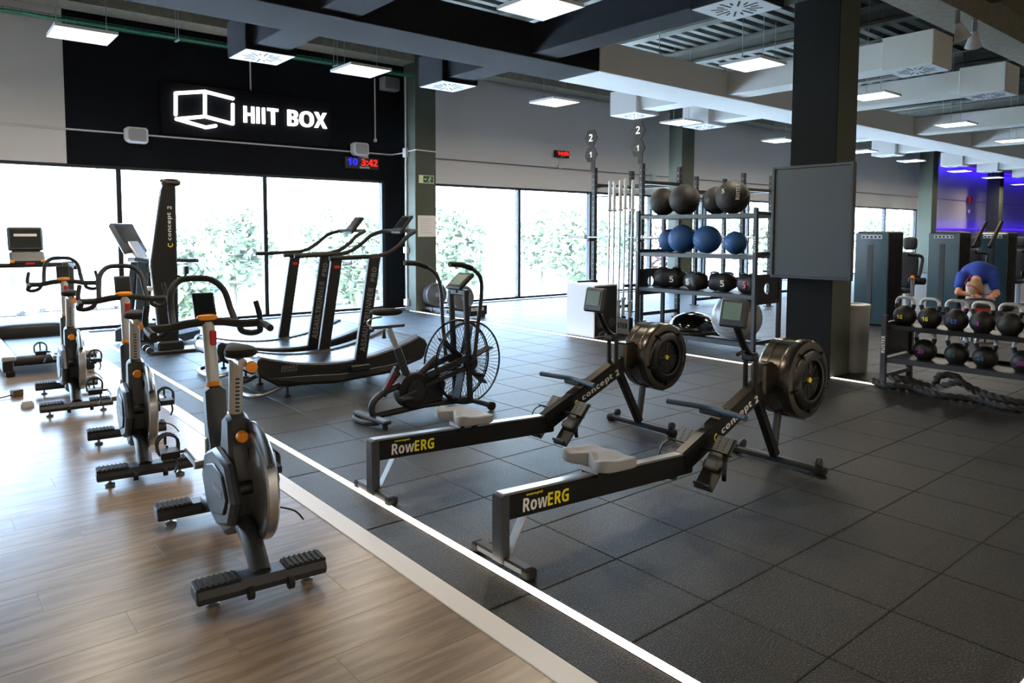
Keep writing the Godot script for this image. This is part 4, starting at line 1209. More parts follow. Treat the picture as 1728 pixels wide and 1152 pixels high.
func air_bike():
	var t := thing("air_bike", "black fan air bike with spoked wheel behind the rowers", "exercise bike", V(2.7, 0, -4.98), 3)
	# rear foot and front foot
	var rf := B()
	rf.box(V(0.0, 0.055, 0), V(0.075, 0.03, 0.46), 0.012)
	rf.tube(curve([V(0.0, 0.04, -0.2), V(-0.05, 0.025, -0.17), V(-0.05, 0.022, 0.0), V(0.0, 0.03, 0.1)], 4), 0.02, 8)
	for s in [-1, 1]: rf.cyl(V(0.0, 0.0, s * 0.19), V(0.0, 0.045, s * 0.19), 0.022, 10)
	put(rf, "rear_foot", M.charcoal, t)
	var ff := B()
	ff.tube([V(0.98, 0.045, -0.28), V(0.98, 0.045, 0.28)], 0.022, 10)
	var ffo := put(ff, "front_foot", M.charcoal, t)
	for s in [-1, 1]:
		var w := B()
		w.cyl(V(1.0, 0.035, s * 0.27 - 0.02), V(1.0, 0.035, s * 0.27 + 0.02), 0.035, 14)
		put(w, "transport_wheel", M.rubber_black, ffo)
	# frame
	var fr := B()
	fr.tube([V(0.02, 0.06, 0), V(0.5, 0.075, 0), V(0.98, 0.05, 0)], 0.026, 10)
	fr.tube(curve([V(0.02, 0.06, 0), V(0.0, 0.14, 0), V(0.06, 0.21, 0), V(0.2, 0.26, 0), V(0.42, 0.32, 0), V(0.62, 0.46, 0)], 5), 0.026, 10)
	fr.bar(V(0.10, 0.21, 0), V(0.24, 0.42, 0), 0.05, 0.05, 0.008)
	for s in [-1, 1]:
		fr.bar(V(0.91, 0.05, s * 0.10), V(0.86, 1.0, s * 0.10), 0.035, 0.05, 0.008)
		fr.bar(V(0.48, 0.33, s * 0.07), V(0.90, 0.44, s * 0.10), 0.03, 0.05, 0.008)
		fr.bar(V(0.45, 0.25, s * 0.07), V(0.90, 0.36, s * 0.10), 0.03, 0.04, 0.008)
	put(fr, "frame", M.charcoal, t)
	words("ASSAULT", 0.032, M.red, t, V(0.165, 0.33, 0.0275), Basis(V(0.55, 0.835, 0), V(-0.835, 0.55, 0), V(0, 0, 1)), 0.15, 0.002)
	# seat
	var sp := B()
	sp.bar(V(0.37, 0.24, 0), V(0.235, 0.58, 0), 0.045, 0.055, 0.006)
	put(sp, "seat_tube", M.charcoal, t)
	var s2 := B()
	s2.bar(V(0.245, 0.55, 0), V(0.165, 0.74, 0), 0.035, 0.04, 0.004)
	put(s2, "seat_post", M.alu_grey, t)
	put(boxm(V(0.15, 0.755, 0), V(0.3, 0.022, 0.05), 0.004), "seat_slider", M.graphite, t)
	put(tubem(curve([V(0.02, 0.76, 0), V(-0.03, 0.79, 0), V(0.0, 0.825, 0), V(0.1, 0.835, 0)], 4), 0.007, 6), "seat_rail", M.silver, t)
	var sd := put(saddle(), "saddle", M.rubber_black, t)
	sd.position = V(0.15, 0.865, 0); sd.rotation.y = -PI / 2
	put(tubem([V(0.10, 0.74, 0.03), V(0.10, 0.67, 0.03)], [0.006, 0.018], 8), "seat_knob", M.plastic_black, t)
	# drive cover and cranks
	var dc := B()
	dc.cyl(V(0.38, 0.22, -0.055), V(0.38, 0.22, 0.055), 0.15, 36, 0.012)
	dc.prism([Vector2(0.36, 0.33), Vector2(0.62, 0.34), Vector2(0.70, 0.24), Vector2(0.66, 0.09), Vector2(0.42, 0.085)], 0.09, Transform3D(), 0.012)
	put(dc, "drive_cover", M.plastic_black, t)
	var sk := B()
	sk.cyl(V(0.38, 0.22, 0.055), V(0.38, 0.22, 0.068), 0.085, 28)
	put(sk, "sprocket_disc", M.charcoal, t)
	for s in [-1, 1]:
		var a := V(0.38, 0.22, s * 0.08); var p := V(0.38 - s * 0.16, 0.22 - s * 0.03, s * 0.09)
		var c := B()
		c.bar(a, p, 0.018, 0.03, 0.004)
		c.cyl(a - V(0, 0, s * 0.03), a + V(0, 0, s * 0.012), 0.02, 12)
		var co := put(c, "crank_arm", M.graphite, t)
		var pd := B()
		pd.box(p + V(0, 0, s * 0.06), V(0.1, 0.028, 0.09), 0.006)
		put(pd, "pedal", M.rubber_black, co)
		put(tubem([p, p + V(0, 0, s * 0.1)], 0.008, 8), "pedal_axle", M.silver, co)
	# fan wheel: two wire cages and blades
	var C := V(0.91, 0.39, 0)
	for s in [-1, 1]:
		var cg := B()
		for r in [0.35, 0.342]:
			var loop := []
			for j in 56: loop.append(C + V(cos(TAU * j / 56) * r, sin(TAU * j / 56) * r, s * (0.075 if r > 0.345 else 0.09)))
			cg.tube(loop, 0.009 if r > 0.345 else 0.005, 6, true)
		for j in 60:
			var w := TAU * j / 60
			var k := 0.5 if j % 2 == 0 else 0.0
			cg.tube([C + V(cos(w) * 0.07, sin(w) * 0.07, s * 0.105), C + V(cos(w + 0.05) * 0.22, sin(w + 0.05) * 0.22, s * 0.105), C + V(cos(w) * 0.345, sin(w) * 0.345, s * 0.08)], 0.0024, 4)
		put(cg, "wheel_cage", M.wheel_mesh, t)
		var hb := B()
		hb.cyl(C + V(0, 0, s * 0.085), C + V(0, 0, s * 0.12), 0.075, 24, 0.01)
		hb.cyl(C + V(0, 0, s * 0.12), C + V(0, 0, s * 0.15), 0.02, 12)
		put(hb, "wheel_hub", M.plastic_black, t)
	for j in 6:
		var w := TAU * j / 6 + 0.3
		var bl := B()
		bl.box(C + V(cos(w) * 0.19, sin(w) * 0.19, 0), V(0.26, 0.012, 0.10), 0.003, Basis(V(0, 0, 1), w))
		put(bl, "fan_blade", M.steel_black, t)
	# moving arms with grips, linked to pedals low down
	for s in [-1, 1]:
		var o := 0.0 if s < 0 else 0.12
		var ar := B()
		ar.tube(curve([V(0.84 + o * 0.6, 0.42, s * 0.15), V(0.82 + o, 0.75, s * 0.17), V(0.83 + o, 0.98, s * 0.20), V(0.80 + o, 1.12, s * 0.22), V(0.70 + o, 1.20, s * 0.23), V(0.60 + o, 1.23, s * 0.23)], 5), 0.017, 10)
		put(ar, "push_arm", M.charcoal, t)
		var gp := B()
		gp.tube(curve([V(0.70 + o, 1.20, s * 0.23), V(0.60 + o, 1.23, s * 0.23), V(0.47 + o, 1.24, s * 0.23)], 4), 0.022, 10)
		put(gp, "hand_grip", M.rubber_black, t)
		var pg := B()
		pg.cyl(V(0.92, 0.30, s * 0.13), V(0.92, 0.30, s * 0.24), 0.018, 10)
		put(pg, "foot_peg", M.rubber_black, t)
	var cb := Basis(V(0, 0, 1), deg_to_rad(38.0))
	put(tubem([V(0.86, 0.98, 0), V(0.87, 1.04, 0)], 0.03, 10), "console_mount", M.plastic_black, t)
	put(boxm(V(0.865, 0.99, 0), V(0.05, 0.05, 0.24), 0.008), "crossbar", M.charcoal, t)
	var co := B()
	co.box(V(0.88, 1.08, 0), V(0.2, 0.035, 0.2), 0.01, cb)
	var cn := put(co, "console", M.plastic_black, t)
	var cs := B()
	cs.box(V(0.88, 1.08, 0) + cb * V(0, 0.019, 0), V(0.13, 0.004, 0.14), 0.001, cb)
	put(cs, "console_screen", M.lcd, cn)

func left_machines():
	# treadmill in the corner, facing the windows
	var t := thing("treadmill", "flat-belt treadmill with upright console at the left edge", "treadmill", V(1.08, 0, -8.9), 0)
	for s in [-1, 1]:
		put(boxm(V(s * 0.37, 0.19, -0.9), V(0.13, 0.055, 1.75), 0.012), "side_rail", M.silver, t)
		put(boxm(V(s * 0.38, 0.11, -0.9), V(0.09, 0.12, 1.72), 0.01), "deck_side", M.plastic_black, t)
		var u := B()
		u.bar(V(s * 0.42, 0.1, -1.85), V(s * 0.42, 1.12, -1.72), 0.06, 0.13, 0.015)
		put(u, "upright", M.graphite, t)
		put(tubem(curve([V(s * 0.42, 1.07, -1.75), V(s * 0.43, 1.08, -1.5), V(s * 0.42, 1.06, -1.15)], 4), 0.025, 10), "handrail", M.grip_black, t)
		put(boxm(V(s * 0.36, 0.03, -0.08), V(0.08, 0.06, 0.1), 0.01), "rear_foot", M.rubber_black, t)
	put(boxm(V(0, 0.185, -0.95), V(0.60, 0.03, 1.66), 0.01), "running_belt", M.belt_black, t)
	var rr := B()
	rr.cyl(V(-0.32, 0.15, -0.1), V(0.32, 0.15, -0.1), 0.05, 18)
	put(rr, "rear_roller", M.plastic_black, t)
	var mh := B()
	mh.pad(V(0, 0.22, -1.95), V(0.86, 0.30, 0.5), 4.0)
	put(mh, "motor_hood", M.plastic_black, t)
	put(tubem([V(-0.44, 1.08, -1.76), V(0.44, 1.08, -1.76)], 0.028, 10), "crossbar", M.grip_black, t)
	var cbs := Basis(V(1, 0, 0), -0.3)
	var co := B()
	co.box(V(0, 1.16, -1.80), V(0.36, 0.17, 0.10), 0.02, Basis(V(1, 0, 0), -0.6))
	co.box(V(0, 1.40, -1.92), V(0.37, 0.30, 0.055), 0.02, cbs)
	var cn := put(co, "console", M.charcoal, t)
	var sc := B()
	sc.box(V(0, 1.40, -1.92) + cbs * V(0, 0.0, 0.029), V(0.32, 0.24, 0.004), 0.001, cbs)
	put(sc, "screen", M.screen_dark, cn)
	var lb := B()
	lb.box(V(0, 1.42, -1.92) + cbs * V(0, 0.02, 0.032), V(0.24, 0.035, 0.003), 0.001, cbs)
	put(lb, "sticker", M.paper, cn)
	for s in [-1, 1]: put(boxm(V(s * 0.16, 1.13, -1.73), V(0.05, 0.035, 0.05), 0.01), "side_button", M.orange, cn)
	put(boxm(V(0, 1.26, -1.885), V(0.30, 0.14, 0.04), 0.015), "console_neck", M.plastic_black, t)
	put(boxm(V(0.02, 1.10, -1.72), V(0.10, 0.025, 0.03), 0.005), "stop_button", M.red, cn)
	var sb := thing("floor_block", "tiny brown block lying on the wooden floor at the left edge", "block", V(0.674, 0, -7.87), 20)
	put(boxm(V(0, 0.032, 0), V(0.085, 0.064, 0.07), 0.006), "block", M.block_brown, sb)
	put(tubem(curve([V(-0.04, 0.02, 0), V(-0.3, 0.008, 0.02), V(-0.9, 0.008, 0.06)], 5), 0.006, 6), "cable", M.plastic_black, sb)
	var wc := thing("plastic_puck", "small white round puck on the wooden floor near the brown block", "puck", V(0.70, 0, -7.35))
	var cpb := B()
	cpb.lathe([Vector2(0.0, 0.0), Vector2(0.05, 0.0), Vector2(0.052, 0.02), Vector2(0.035, 0.05), Vector2(0.0, 0.055)], Transform3D(), 20)
	put(cpb, "puck_body", M.white_plastic, wc)
	# tall ski trainer
	var k := thing("ski_trainer", "tall black ski trainer tower standing before the windows", "ski machine", V(2.38, 0, -9.65), -4)
	var b := B()
	b.prism([Vector2(-0.07, 0.12), Vector2(0.14, 0.12), Vector2(0.145, 1.0), Vector2(0.15, 2.08), Vector2(0.02, 2.10), Vector2(-0.01, 2.02), Vector2(-0.15, 1.16), Vector2(-0.15, 1.05)], 0.17, Transform3D(), 0.015)
	put(b, "tower", M.steel_black, k)
	var ed := B()
	ed.bar(V(-0.012, 2.0, 0.03), V(-0.155, 1.12, 0.03), 0.05, 0.012, 0.003)
	ed.bar(V(-0.155, 1.10, 0.03), V(-0.085, 0.2, 0.03), 0.05, 0.012, 0.003)
	put(ed, "front_edge", M.white_plastic, k)
	var cp := B()
	cp.pad(V(0.10, 2.10, 0), V(0.24, 0.10, 0.20), 3.0)
	put(cp, "top_cap", M.smoke_metal, k)
	words("concept", 0.055, M.white_print, k, V(0.07, 1.56, 0.0865), Basis(V(0, 1, 0), V(-1, 0, 0), V(0, 0, 1)), 0.34, 0.002)
	words("2", 0.05, M.white_print, k, V(0.07, 1.79, 0.0865), Basis(V(0, 1, 0), V(-1, 0, 0), V(0, 0, 1)), 0.04, 0.002)
	words("C", 0.06, M.yellow, k, V(0.07, 1.33, 0.0865), Basis(V(0, 1, 0), V(-1, 0, 0), V(0, 0, 1)), 0.05, 0.002)
	var bs := B()
	bs.box(V(0.04, 0.09, 0), V(0.30, 0.12, 0.30), 0.02)
	put(bs, "base_block", M.plastic_black, k)
	put(boxm(V(0.12, 0.022, 0.02), V(0.62, 0.034, 0.30), 0.008), "floor_plate", M.graphite, k)
	for s in [-1, 1]:
		var w := B()
		w.cyl(V(-0.2, 0.05, s * 0.13 - 0.02), V(-0.2, 0.05, s * 0.13 + 0.02), 0.045, 16)
		put(w, "transport_wheel", M.graphite, k)
		put(tubem([V(-0.02, 2.02, s * 0.05), V(-0.17, 1.0, s * 0.06)], 0.003, 5), "pull_cord", M.plastic_black, k)
		put(tubem([V(-0.17, 1.0, s * 0.06 - 0.02), V(-0.18, 0.86, s * 0.06)], 0.016, 8), "pull_handle", M.grip_black, k)
	put(boxm(V(-0.17, 0.80, 0), V(0.06, 0.05, 0.16), 0.01), "handle_hook", M.white_plastic, k)
	put(tubem(curve([V(0.13, 0.95, 0.05), V(0.22, 0.93, 0.08), V(0.24, 1.0, 0.08)], 3), 0.016, 8), "monitor_arm", M.plastic_black, k)
	put(boxm(V(0.24, 1.02, 0.08), V(0.05, 0.10, 0.12), 0.01), "monitor", M.plastic_black, k)
	# climber with tilted console behind it
	var m := thing("climbing_machine", "dark cardio machine with a tilted slab console by the window mullion", "exercise machine", V(2.42, 0, -10.75), -48)
	var cr := Basis(V(0, 0, 1), deg_to_rad(30.0))
	var c2 := B()
	c2.box(V(-0.24, 1.40, 0), V(0.075, 0.46, 0.44), 0.02, cr)
	var cno := put(c2, "console", M.charcoal, m)
	var c3 := B()
	c3.box(V(-0.24, 1.40, 0) + cr * V(-0.039, 0, 0), V(0.006, 0.44, 0.40), 0.002, cr)
	put(c3, "console_back", M.silver, cno)
	var c4 := B()
	c4.box(V(-0.24, 1.40, 0) + cr * V(0.039, 0.05, 0), V(0.004, 0.26, 0.34), 0.001, cr)
	put(c4, "screen", M.screen_dark, cno)
	for s in [-1, 1]:
		var u := B()
		u.bar(V(-0.02, 1.14, s * 0.16), V(-0.18, 0.2, s * 0.16), 0.06, 0.12, 0.015)
		u.bar(V(0.14, 1.12, s * 0.22), V(0.06, 0.2, s * 0.22), 0.06, 0.16, 0.015)
		put(u, "upright", M.steel_black, m)
		put(tubem(curve([V(0.05, 1.13, s * 0.26), V(0.3, 1.10, s * 0.28), V(0.60, 1.10, s * 0.28)], 4), 0.026, 10), "handrail", M.grip_black, m)
	put(boxm(V(0.02, 1.12, 0), V(0.26, 0.06, 0.46), 0.02), "neck", M.silver, m)
	var nk := B()
	nk.bar(V(-0.02, 1.11, 0), V(-0.20, 1.36, 0), 0.22, 0.06, 0.015)
	put(nk, "console_arm", M.silver, m)
	var bb := B()
	bb.prism([Vector2(-0.28, 0.03), Vector2(0.60, 0.03), Vector2(0.62, 0.14), Vector2(0.45, 0.28), Vector2(-0.05, 0.30), Vector2(-0.28, 0.20)], 0.6, Transform3D(), 0.03)
	put(bb, "base", M.plastic_black, m)
	for st in 3: put(boxm(V(0.28 + st * 0.1, 0.33 - st * 0.06, 0), V(0.12, 0.03, 0.42), 0.008), "step", M.charcoal, m)
func face_left() -> Basis:
	# lettering on a face that looks towards -x, reading along +z
	return Basis(V(0, 0, 1), V(0, 1, 0), V(-1, 0, 0))

func storage_rack():
	# front plane towards -x, long side along z
	var x0 := 7.98; var z0 := -6.84; var z1 := -4.97; var dp := 0.57
	var t := thing("storage_rack", "open black steel storage rack holding balls and sandbags", "rack", V(x0, 0, -5.9))
	var L := (z1 - z0)
	for s in [-1, 1]:
		for d in [0, 1]:
			var p := put(boxm(V(d * dp, 0.905, s * L / 2), V(0.05, 1.81, 0.05), 0.004), "upright", M.charcoal, t)
			put(boxm(V(d * dp, 0.008, s * L / 2), V(0.09, 0.014, 0.08), 0.002), "foot_plate", M.charcoal, p)
			if d == 0:
				words("RUSTER", 0.028, M.white_print, p, V(-0.0262, 1.36 if s > 0 else 1.34, s * L / 2), Basis(V(0, 1, 0), V(0, 0, -1), V(-1, 0, 0)), 0.20, 0.002)
		var gp := B()
		# side plate with a round hole
		var c := V(dp / 2, 0.80, s * L / 2)
		var n := 24
		for k in n:
			var w0 := TAU * k / n; var w1 := TAU * (k + 1) / n
			var o0 := _sq(w0, 0.25, 0.15); var o1 := _sq(w1, 0.25, 0.15)
			var i0 := V(cos(w0) * 0.07, sin(w0) * 0.07, 0); var i1 := V(cos(w1) * 0.07, sin(w1) * 0.07, 0)
			for h in [-0.004, 0.004]:
				var q := V(0, 0, h)
				if h > 0: gp.quad(c + o0 + q, c + i0 + q, c + i1 + q, c + o1 + q)
				else: gp.quad(c + o0 + q, c + o1 + q, c + i1 + q, c + i0 + q)
			gp.quad(c + i0 - V(0, 0, 0.004), c + i0 + V(0, 0, 0.004), c + i1 + V(0, 0, 0.004), c + i1 - V(0, 0, 0.004))
		gp.s0 = gp.v.size()
		put(gp, "side_plate", M.steel_black, t)
		for y in [0.13, 0.63, 0.96, 1.24, 1.74]:
			put(boxm(V(dp / 2, y, s * L / 2), V(dp - 0.05, 0.045, 0.04), 0.003), "side_brace", M.steel_black, t)
	for q in [[1.745, 0], [1.225, 0], [0.73, 1], [0.12, 0]]:
		for d in ([0.0, dp] if q[0] > 0.5 else [0.0]): put(boxm(V(d + (0.012 if d < 0.1 else -0.012), q[0] - 0.03, 0), V(0.03, 0.055, L - 0.05), 0.003), "shelf_rail", M.charcoal, t)
		if q[1] == 1: put(boxm(V(dp / 2, q[0] - 0.01, 0), V(dp - 0.05, 0.012, L - 0.05), 0.002), "shelf_board", M.board_frame, t)
		else:
			if q[0] > 0.5: put(boxm(V(dp / 2, q[0] - 0.008, 0), V(dp - 0.05, 0.008, L - 0.05), 0.001), "shelf_board", M.steel_black, t)
			else:
				for d in [0.27, 0.54]: put(tubem([V(d, q[0] - 0.03, -L / 2), V(d, q[0] - 0.03, L / 2)], 0.014, 8), "shelf_tube", M.steel_black, t)
	# four black wall balls on the top shelf
	var i := 0
	for q in [[-6.655, 0.195, "leftmost black ball on the top shelf, plain"], [-6.245, 0.212, "second black ball on the top shelf, plain and larger"], [-5.80, 0.187, "third black ball on the top shelf with a small number"], [-5.435, 0.215, "rightmost black ball on the top shelf with lettering on its seam"]]:
		var r: float = q[1]
		var y := 1.742 + r
		var o := thing("medicine_ball", q[2], "medicine ball", V(x0 + [0.32, 0.27, 0.37, 0.20][i], y, q[0]), 0, "black medicine balls on the top shelf")
		var b := B()
		b.ball(V(0, 0, 0), V(r, r, r), 32, 18)
		put(b, "cover", M.ball_black, o)
		var sm := B()
		for k in 3:
			var loop := []
			var ax := Basis.from_euler(V(0.3 + k * 1.1, k * 0.9, 0.2))
			for j in 40: loop.append(ax * V(cos(TAU * j / 40) * (r + 0.0005), 0, sin(TAU * j / 40) * (r + 0.0005)))
			sm.tube(loop, 0.0022, 4, true)
		put(sm, "seam", M.plastic_black, o)
		if i >= 2: words("9" if i == 2 else "5", 0.055, M.grey_print if i == 2 else M.white_print, o, V(-r * 0.985, 0.0 if i == 2 else 0.07, 0.0), face_left(), 0.0, 0.012)
		if i == 3: words("RUSTER", 0.045, M.white_print, o, V(-r * 0.62, 0.06, r * 0.76), Basis(V(0.1, 1, 0).normalized(), V(-0.77, 0, -0.63).normalized(), V(-0.63, 0, 0.77).normalized()), 0.2, 0.012)
		i += 1
	i = 0
	for q in [[-6.56, 0.165, "leftmost blue ball on the middle shelf, half hidden"], [-6.215, 0.193, "second blue ball on the middle shelf"], [-5.825, 0.188, "third blue ball on the middle shelf, standing alone"], [-5.38, 0.148, "smallest blue ball at the right of the middle shelf"]]:
		var r: float = q[1]
		var y := 1.222 + r
		var o := thing("slam_ball", q[2], "slam ball", V(x0 + [0.37, 0.20, 0.22, 0.20][i], y, q[0]), i * 40.0, "blue balls on the middle shelf")
		var b := B()
		b.ball(V(0, 0, 0), V(r, r, r), 32, 18, Basis.from_euler(V(0.4, 0, 0.5)))
		put(b, "cover", M.ball_blue, o)
		var sm := B()
		for k in 7:
			var h := -0.75 + k * 0.25
			var loop := []
			for j in 32: loop.append(Basis.from_euler(V(0.4, 0, 0.5)) * V(cos(TAU * j / 32) * r * sqrt(1 - h * h), h * r, sin(TAU * j / 32) * r * sqrt(1 - h * h)))
			sm.tube(loop, 0.0025, 4, true)
		put(sm, "grip_ridge", M.ball_blue, o)
		i += 1
	# sandbags
	var bags := [[V(x0 + 0.28, 0.862, -6.47), 24.0, 0.56, 0.285, "5", "black sandbag lying crosswise at the left of the lower shelf", "white_print"], [V(x0 + 0.22, 0.848, -6.0), -32.0, 0.56, 0.255, "15", "black sandbag printed in white lying askew on the lower shelf", "white_print"], [V(x0 + 0.27, 0.848, -5.60), 10.0, 0.44, 0.255, "5", "black sandbag with a white mark right of the middle", "white_print"], [V(x0 + 0.27, 0.848, -5.20), -14.0, 0.40, 0.255, "5", "black sandbag with a red mark at the right end", "red"]]
	for q in bags:
		var o := thing("sandbag", q[5], "sandbag", q[0], q[1], "black sandbags on the lower shelf")
		var ph: float = q[0].z * 9.0
		var b := B()
		b.pad(V(0, 0, 0), V(q[3], q[3] * 0.95, q[2] * 0.86), 2.8, Basis(), 32, 16, "bag", ph)
		put(b, "bag_body", M.bag_black, o)
		var h := B()
		for s in [-1, 1]: h.tube(curve([V(-0.03, q[3] * 0.40, s * 0.05), V(-0.05, q[3] * 0.5, s * 0.05), V(-0.05, q[3] * 0.5, s * 0.14), V(-0.03, q[3] * 0.40, s * 0.15)], 4), 0.012, 6)
		put(h, "carry_handle", M.bag_black, o)
		words(q[4], 0.085, M[q[6]], o, V(-q[3] * 0.50, -0.01, 0.05), face_left(), 0.0, 0.03)
	# balls on and by the floor
	var bo := thing("balance_dome", "glossy black half ball lying dome up on the low shelf rails", "balance trainer", V(x0 + 0.40, 0.117, -6.17))
	var bd := B()
	var pr := [Vector2(0.0, 0.0), Vector2(0.33, 0.0), Vector2(0.345, 0.015), Vector2(0.345, 0.035), Vector2(0.335, 0.045)]
	for k in 12:
		var w := PI / 2 * k / 11.0
		pr.append(Vector2(cos(w) * 0.33, 0.05 + sin(w) * 0.225))
	bd.lathe(pr, Transform3D(), 48)
	put(bd, "dome", M.bosu_black, bo)
	var bp := B()
	bp.lathe([Vector2(0.30, -0.012), Vector2(0.35, -0.01), Vector2(0.36, 0.006), Vector2(0.355, 0.03), Vector2(0.345, 0.035), Vector2(0.3, 0.0)], Transform3D(), 48)
	put(bp, "rim", M.plastic_black, bo)
	put(tubem(curve([V(-0.3, 0.02, 0.18), V(-0.36, 0.0, 0.2), V(-0.40, -0.06, 0.21), V(-0.41, -0.10, 0.2)], 4), 0.005, 5), "strap", M.plastic_black, bo)
	var gb := thing("exercise_ball", "large silver exercise ball held under the right end of rack", "exercise ball", V(x0 + 0.405, 0.378, -5.47))
	var g := B()
	g.ball(V(0, 0, 0), V(0.315, 0.30, 0.335), 40, 24, Basis(V(0, 0, 1), 1.2))
	put(g, "ball_skin", M.ball_silver, gb)
	var gr := B()
	for k in 9:
		var h := -0.6 + k * 0.15
		var loop := []
		for j in 40: loop.append(Basis(V(0, 0, 1), 1.2) * V(cos(TAU * j / 40) * 0.315 * sqrt(1 - h * h), h * 0.30, sin(TAU * j / 40) * 0.335 * sqrt(1 - h * h)))
		gr.tube(loop, 0.003, 4, true)
	put(gr, "moulded_ring", M.ball_silver, gb)

func _sq(w: float, a: float, b: float) -> Vector3:
	var c := cos(w); var s := sin(w)
	var k := minf(a / maxf(absf(c), 1e-5), b / maxf(absf(s), 1e-5))
	return V(c * k, s * k, 0)

func upright_mesh(h: float) -> ArrayMesh:
	var b := B()
	b.box(V(0, h / 2, 0), V(0.075, h, 0.075), 0.004)
	return b.mesh()
func rigs():
	var um := upright_mesh(2.66)
	var hm := B()
	for k in 24:
		var y := 0.25 + k * 0.1
		hm.cyl(V(-0.0385, y, 0), V(-0.0365, y, 0), 0.012, 8, 0.0)
		hm.cyl(V(0, y, 0.0365), V(0, y, 0.0385), 0.012, 8, 0.0)
	var hmm := hm.mesh()
	var names := ["squat rack with number signs on top, behind the standing barbells", "squat rack farther back, seen through the storage rack", "squat rack half hidden by the grey board"]
	for r in 3:
		var x := 9.5 + r * 3.0
		var t := thing("squat_rack", names[r], "squat rack", V(x, 0, -8.62), 0, "squat racks")
		for dx in [0.0, 1.0]:
			for s in [-1, 1]:
				var u := put(um, "upright", M.steel_black, t)
				u.position = V(dx, 0, s * 0.55)
				put(hmm, "pin_holes", M.grey_plastic, u)
				put(boxm(V(0, 0.008, 0), V(0.14, 0.016, 0.14), 0.002), "foot_plate", M.steel_black, u)
		for s in [-1, 1]:
			for y in [0.12, 2.35]: put(boxm(V(0.5, y, s * 0.55), V(0.92, 0.06, 0.06), 0.004), "side_rail", M.steel_black, t)
			put(boxm(V(-0.09, 1.37, s * 0.55), V(0.12, 0.05, 0.06), 0.006), "bar_hook", M.plastic_black, t)
			put(boxm(V(-0.16, 0.62, s * 0.55), V(0.5, 0.05, 0.05), 0.006), "safety_arm", M.plastic_black, t)
		put(boxm(V(1.0, 2.35, 0), V(0.06, 0.06, 1.02), 0.004), "cross_rail", M.steel_black, t)
		put(tubem([V(0.0, 2.3, -0.52), V(0.0, 2.3, 0.52)], 0.017, 10), "pull_up_bar", M.steel_black, t)
		put(tubem([V(0.0, 2.14, -0.52), V(0.0, 2.14, 0.52)], 0.012, 10), "pull_up_bar", M.steel_black, t)
		var bb := thing("barbell", ["steel barbell racked across the squat rack with number signs", "steel barbell racked behind the blue balls", "steel barbell racked behind the grey board"][r], "barbell", V(x - 0.11, 1.42, -8.62), 0, "racked barbells")
		bar_parts(bb, V(0, 0, 1))
		if r == 0:
			for s in [-1, 1]:
				var hb := B()
				var top := 3.22 if s > 0 else 3.20
				for q in [[0.0, 0.16], [-0.30, 0.155]]:
					var hx := []
					for k in 6: hx.append(Vector2(cos(TAU * k / 6) * q[1], top + q[0] + sin(TAU * k / 6) * q[1]))
					hb.prism(hx, 0.02, Transform3D(Basis(V(0, 0, 1), V(0, 1, 0), V(-1, 0, 0)), V(-0.02, 0, s * 0.55 - 0.08)), 0.002)
				hb.box(V(-0.018, top - 0.15, s * 0.55 - 0.08), V(0.016, 0.2, 0.12), 0.002)
				hb.box(V(-0.018, top - 0.47, s * 0.55 - 0.03), V(0.016, 0.2, 0.10), 0.002)
				var ho := put(hb, "station_sign", M.sign_black, t)
				words("2" if s > 0 else "2", 0.13, M.white_print, ho, V(-0.032, top + 0.0, s * 0.55 - 0.08), face_left(), 0.09, 0.004)
				words("1", 0.10, M.white_print, ho, V(-0.032, top - 0.30, s * 0.55 - 0.08), face_left(), 0.05, 0.004)

func bar_parts(o: Node, d: Vector3):
	var sh := B()
	sh.cyl(-d * 0.66, d * 0.66, 0.014, 10)
	put(sh, "shaft", M.silver, o)
	for s in [-1, 1]:
		var sl := B()
		sl.lathe([Vector2(0.02, 0.65), Vector2(0.04, 0.65), Vector2(0.04, 0.68), Vector2(0.025, 0.685), Vector2(0.025, 1.09), Vector2(0.022, 1.10)], MB.along(Vector3.ZERO, d * s), 14)
		put(sl, "sleeve", M.alu_grey, o)

